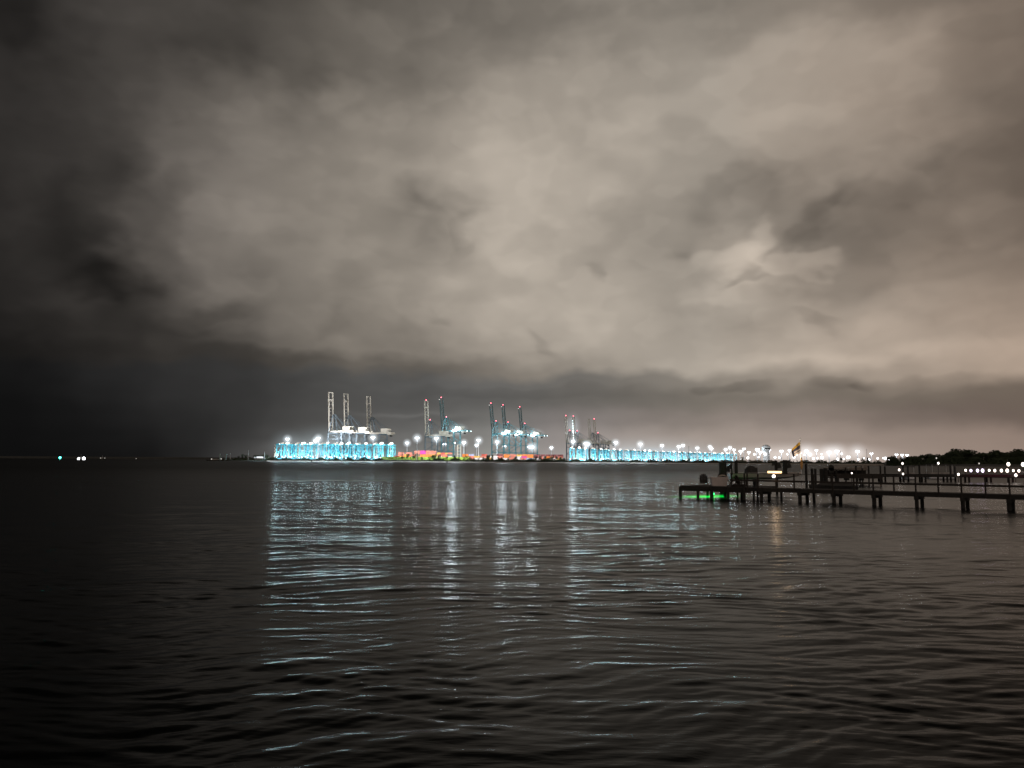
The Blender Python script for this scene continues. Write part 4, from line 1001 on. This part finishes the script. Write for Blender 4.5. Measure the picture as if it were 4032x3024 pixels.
# ------------------------------------------------------------------ second dock with boathouse, lamps and far floats
Y2 = 128.0
dock = thing('far_dock', 'second dark dock beyond the pier, with lamps along its deck', 'dock', (0,0,0))
xa, xb = xat(3290, Y2, 1870), xat(4300, Y2, 1870)
def DP(px): return xat(px, Y2, 1868)
dz2 = at(3700, 1868, Y2).z
mb = MB(); x = xa
while x < xb:
    mb.box((x+.3, Y2+.9, dz2), (.56, 2.0, .06)); x += .6
mb.build('deck', DECK, dock)
MB().box(((xa+xb)/2, Y2-.05, dz2-.22), (xb-xa, .1, .5)).build('fascia', WOOD_D, dock)
for px in range(3300, 4300, 86):
    for dy in (0.1, 1.7):
        MB().tube((DP(px+dy*4), Y2+dy, -1.5), (DP(px+dy*4), Y2+dy, dz2-.05), .17, .16, 8).build('piling', WOOD_D, dock)
for px in (3580, 3600, 3646, 3770, 3788, 3508):
    x = DP(px); MB().tube((x, Y2+2.0, -1), (x, Y2+2.0, at(px, 1838 - px % 7, Y2).z), .16, .15, 8).build('mooring_post', WOOD_D, dock)
# boathouse (low gabled shelter)
Yb = 108.0
bh = thing('boathouse', 'low dark boathouse with sloping roof and a row of pale panes', 'boathouse', (0,0,0))
def q(px, py, Y=Yb): p = at(px, py, Y); return (p.x, Y, p.z)
A, B_, C_ = q(3280,1845), q(3352,1830), q(3462,1829.5)
mb = MB()
for (p0, p1) in ((A, B_), (B_, C_)):
    mb.hexa([(p0[0],Yb-1,p0[2]-.12),(p1[0],Yb-1,p1[2]-.12),(p1[0],Yb+4,p1[2]-.12),(p0[0],Yb+4,p0[2]-.12),(p0[0],Yb-1,p0[2]),(p1[0],Yb-1,p1[2]),(p1[0],Yb+4,p1[2]),(p0[0],Yb+4,p0[2])])
mb.build('roof', ROOF, bh)
w0, w1 = q(3284,1880), q(3458,1846)
MB().box(((w0[0]+w1[0])/2, Yb+3.8, (w0[2]+A[2])/2-.1), (w1[0]-w0[0], .1, abs(A[2]-w0[2])-.3)).build('back_wall', WOOD, bh)
MB().box(((w0[0]+w1[0])/2, Yb-.9, w0[2]+.28), (w1[0]-w0[0], .1, .56)).build('front_rail', WOOD, bh)
MB().box(((w0[0]+w1[0])/2, Yb+1.5, w0[2]-.05), (w1[0]-w0[0], 5, .12)).build('floor', DECK, bh)
for px in (3284, 3320, 3361, 3385, 3410, 3456):
    x = xat(px, Yb, 1860); zt = A[2]-.12 if px < 3300 else (B_[2]-.35 if px < 3350 else B_[2]-.13)
    MB().bar((x, Yb-.8, -1.2), (x, Yb-.8, zt), .16).build('post', WOOD_D, bh)
for px, wd in ((3290,20),(3318,7),(3330,7),(3342,5)):
    a, b = q(px-.3*wd,1853, Yb+3.6), q(px+.7*wd,1846, Yb+3.6); MB().box(((a[0]+b[0])/2, Yb+3.7, (a[2]+b[2])/2), (b[0]-a[0], .06, b[2]-a[2])).build('window', mat('pale_pane', (.75,.72,.68), .4, var=.1), bh)
a, b = q(3393,1843, Yb-1.05), q(3399,1832, Yb-1.05); MB().box(((a[0]+b[0])/2, Yb-1.08, (a[2]+b[2])/2), (b[0]-a[0], .05, b[2]-a[2])).build('hanging_board', WALL, bh)
# slung boat under the boathouse's right end
p = at(3435, 1862, 112)
t = thing('rowing_boat', 'upturned dim rowing boat beside the boathouse', 'boat', (p.x, 118, at(3435,1860,118).z), R(10))
hull(4.6, 1.6, .55, sheer=.5).build('hull', ROOF, t); MB().box((-.4,0,.5), (.25,1.2,.06)).build('thwart', WOOD, t)
for x in (-1.3, 1.2): MB().box((x,0,-.6), (.12,1.2,1.25)).build('cradle_leg', WOOD_D, t)
# dim pontoon boats beyond the dock
for k, (px0, px1, yt) in enumerate([(3560,3590,1838),(3650,3748,1828)]):
    Y = 150+k*6; xa_, xb_ = xat(px0,Y,1860), xat(px1,Y,1860); z = at(px0,yt,Y).z; L_ = xb_-xa_
    t = thing('pontoon_boat', ['small dim boxy boat beyond the second dock', 'dim pontoon boat with flat dark canopy beyond the second dock'][k], 'boat', ((xa_+xb_)/2, Y, 0))
    for y in (-1, 1): MB().tube((-L_/2,y,.15), (L_/2,y,.15), .32, .32, 10).build('pontoon', GALV, t)
    MB().box((0,0,.55), (L_,2.5,.1)).build('deck', PLASD, t); MB().box((0,-1.2,.95), (L_*.95,.05,.65)).box((0,1.2,.95), (L_*.95,.05,.65)).build('side_panels', WALL, t)
    MB().box((0,0,z), (L_*(.9 if k else 1),2.4,.14)).build('canopy', CANVAS, t)
    for x in (-L_*.4, L_*.4):
        for y in (-1.1,1.1): MB().tube((x,y,.6), (x,y,z), .04).build('canopy_post', GALV, t)
# dock lamps
DL = [(3802,1852,0),(3823,1853,1),(3849,1853,1),(3869,1853,1),(3895,1852,0),(3917,1853,0),(3943,1853,0),(3966,1853,0),(3990,1853,0),(4012,1854,0)]
for i, (px, py, vi) in enumerate(DL):
    p = at(px, py, Y2+.3); t = thing('deck_lamp', 'white globe lamp on the second dock, %s from the left of the row of ten' % ordinal(i), 'lamp', (p.x, Y2+.3, dz2+.03), 0, 'globe lamps along the second dock')
    h = p.z-dz2-.03; MB().tube((0,0,0), (0,0,h-.1), .035).build('post', PLASD, t); k_ = .8 + .4*((i*5) % 4)/3; MB().ball((0,0,h), (.2*k_,.16,.26*k_), 10, 8).build('globe', L_VIOL if vi else L_DOCK, t)
EX = [(3353,1863,92,.10,'small white lamp on the boathouse rail'),(3553,1825,150,.22,'white lamp high on a post behind the second dock'),(3540,1850,127.7,.2,'white lamp above the second dock left of the pale boat'),(3555,1866,127.7,.17,'white lamp low on the face of the second dock'),
      (3694,1824,148,.22,'warm white lamp over the pontoon boat canopy'),(3773,1868,127.7,.22,'white lamp low on the dock left of the row of ten'),(3999,1871,127.7,.26,'white lamp low on the dock below the row of ten'),
      (3970,1828,300,.75,'glaring white shore lamp above the row of ten'),(4028,1829,300,.85,'glaring white lamp cut by the right picture edge'),(3687,1804,700,.8,'faint lamp among the oaks'),(3855,1825,700,.8,'faint lamp below the oaks at the water')]
for px, py, Y, r, lb in EX:
    p = at(px, py, Y); t = thing('dock_lamp', lb, 'lamp', (p.x, Y, -.5 if Y < 400 else 1.5))
    h = p.z - t.location.z
    MB().tube((0,.05,0), (0,.05,h), .05*max(1,Y/150), .04*max(1,Y/150), 6).build('post', WOOD_D, t); MB().ball((0,-.06,h), (r*.8, r*.6, r), 10, 8).build('globe', L_DOCK if 'faint' not in lb else L_WIN, t)
# red-violet strip light under the lamps
l = bpy.data.lights.new('red_strip', 'AREA'); l.shape = 'RECTANGLE'; l.size = 9; l.size_y = .1; l.energy = 25; l.color = (1, .05, .25)
lo = bpy.data.objects.new('red_strip', l); COL.objects.link(lo); lo.location = (DP(3920), Y2-.6, dz2+.5); lo.rotation_euler = (R(60), 0, 0)

# ------------------------------------------------------------------ render settings
S.view_settings.view_transform = 'Standard'; S.view_settings.look = 'None'; S.view_settings.exposure = 0; S.view_settings.gamma = 1
S.render.engine = 'CYCLES'
c = S.cycles
c.use_denoising = True; c.denoising_input_passes = 'RGB_ALBEDO'; c.denoiser = 'OPENIMAGEDENOISE'; c.use_adaptive_sampling = False
c.max_bounces = 3; c.diffuse_bounces = 1; c.glossy_bounces = 2; c.transparent_max_bounces = 8; c.volume_bounces = 0
c.sample_clamp_indirect = 4; c.sample_clamp_direct = 25; c.caustics_reflective = True; c.use_light_tree = True
c.volume_max_steps = 32
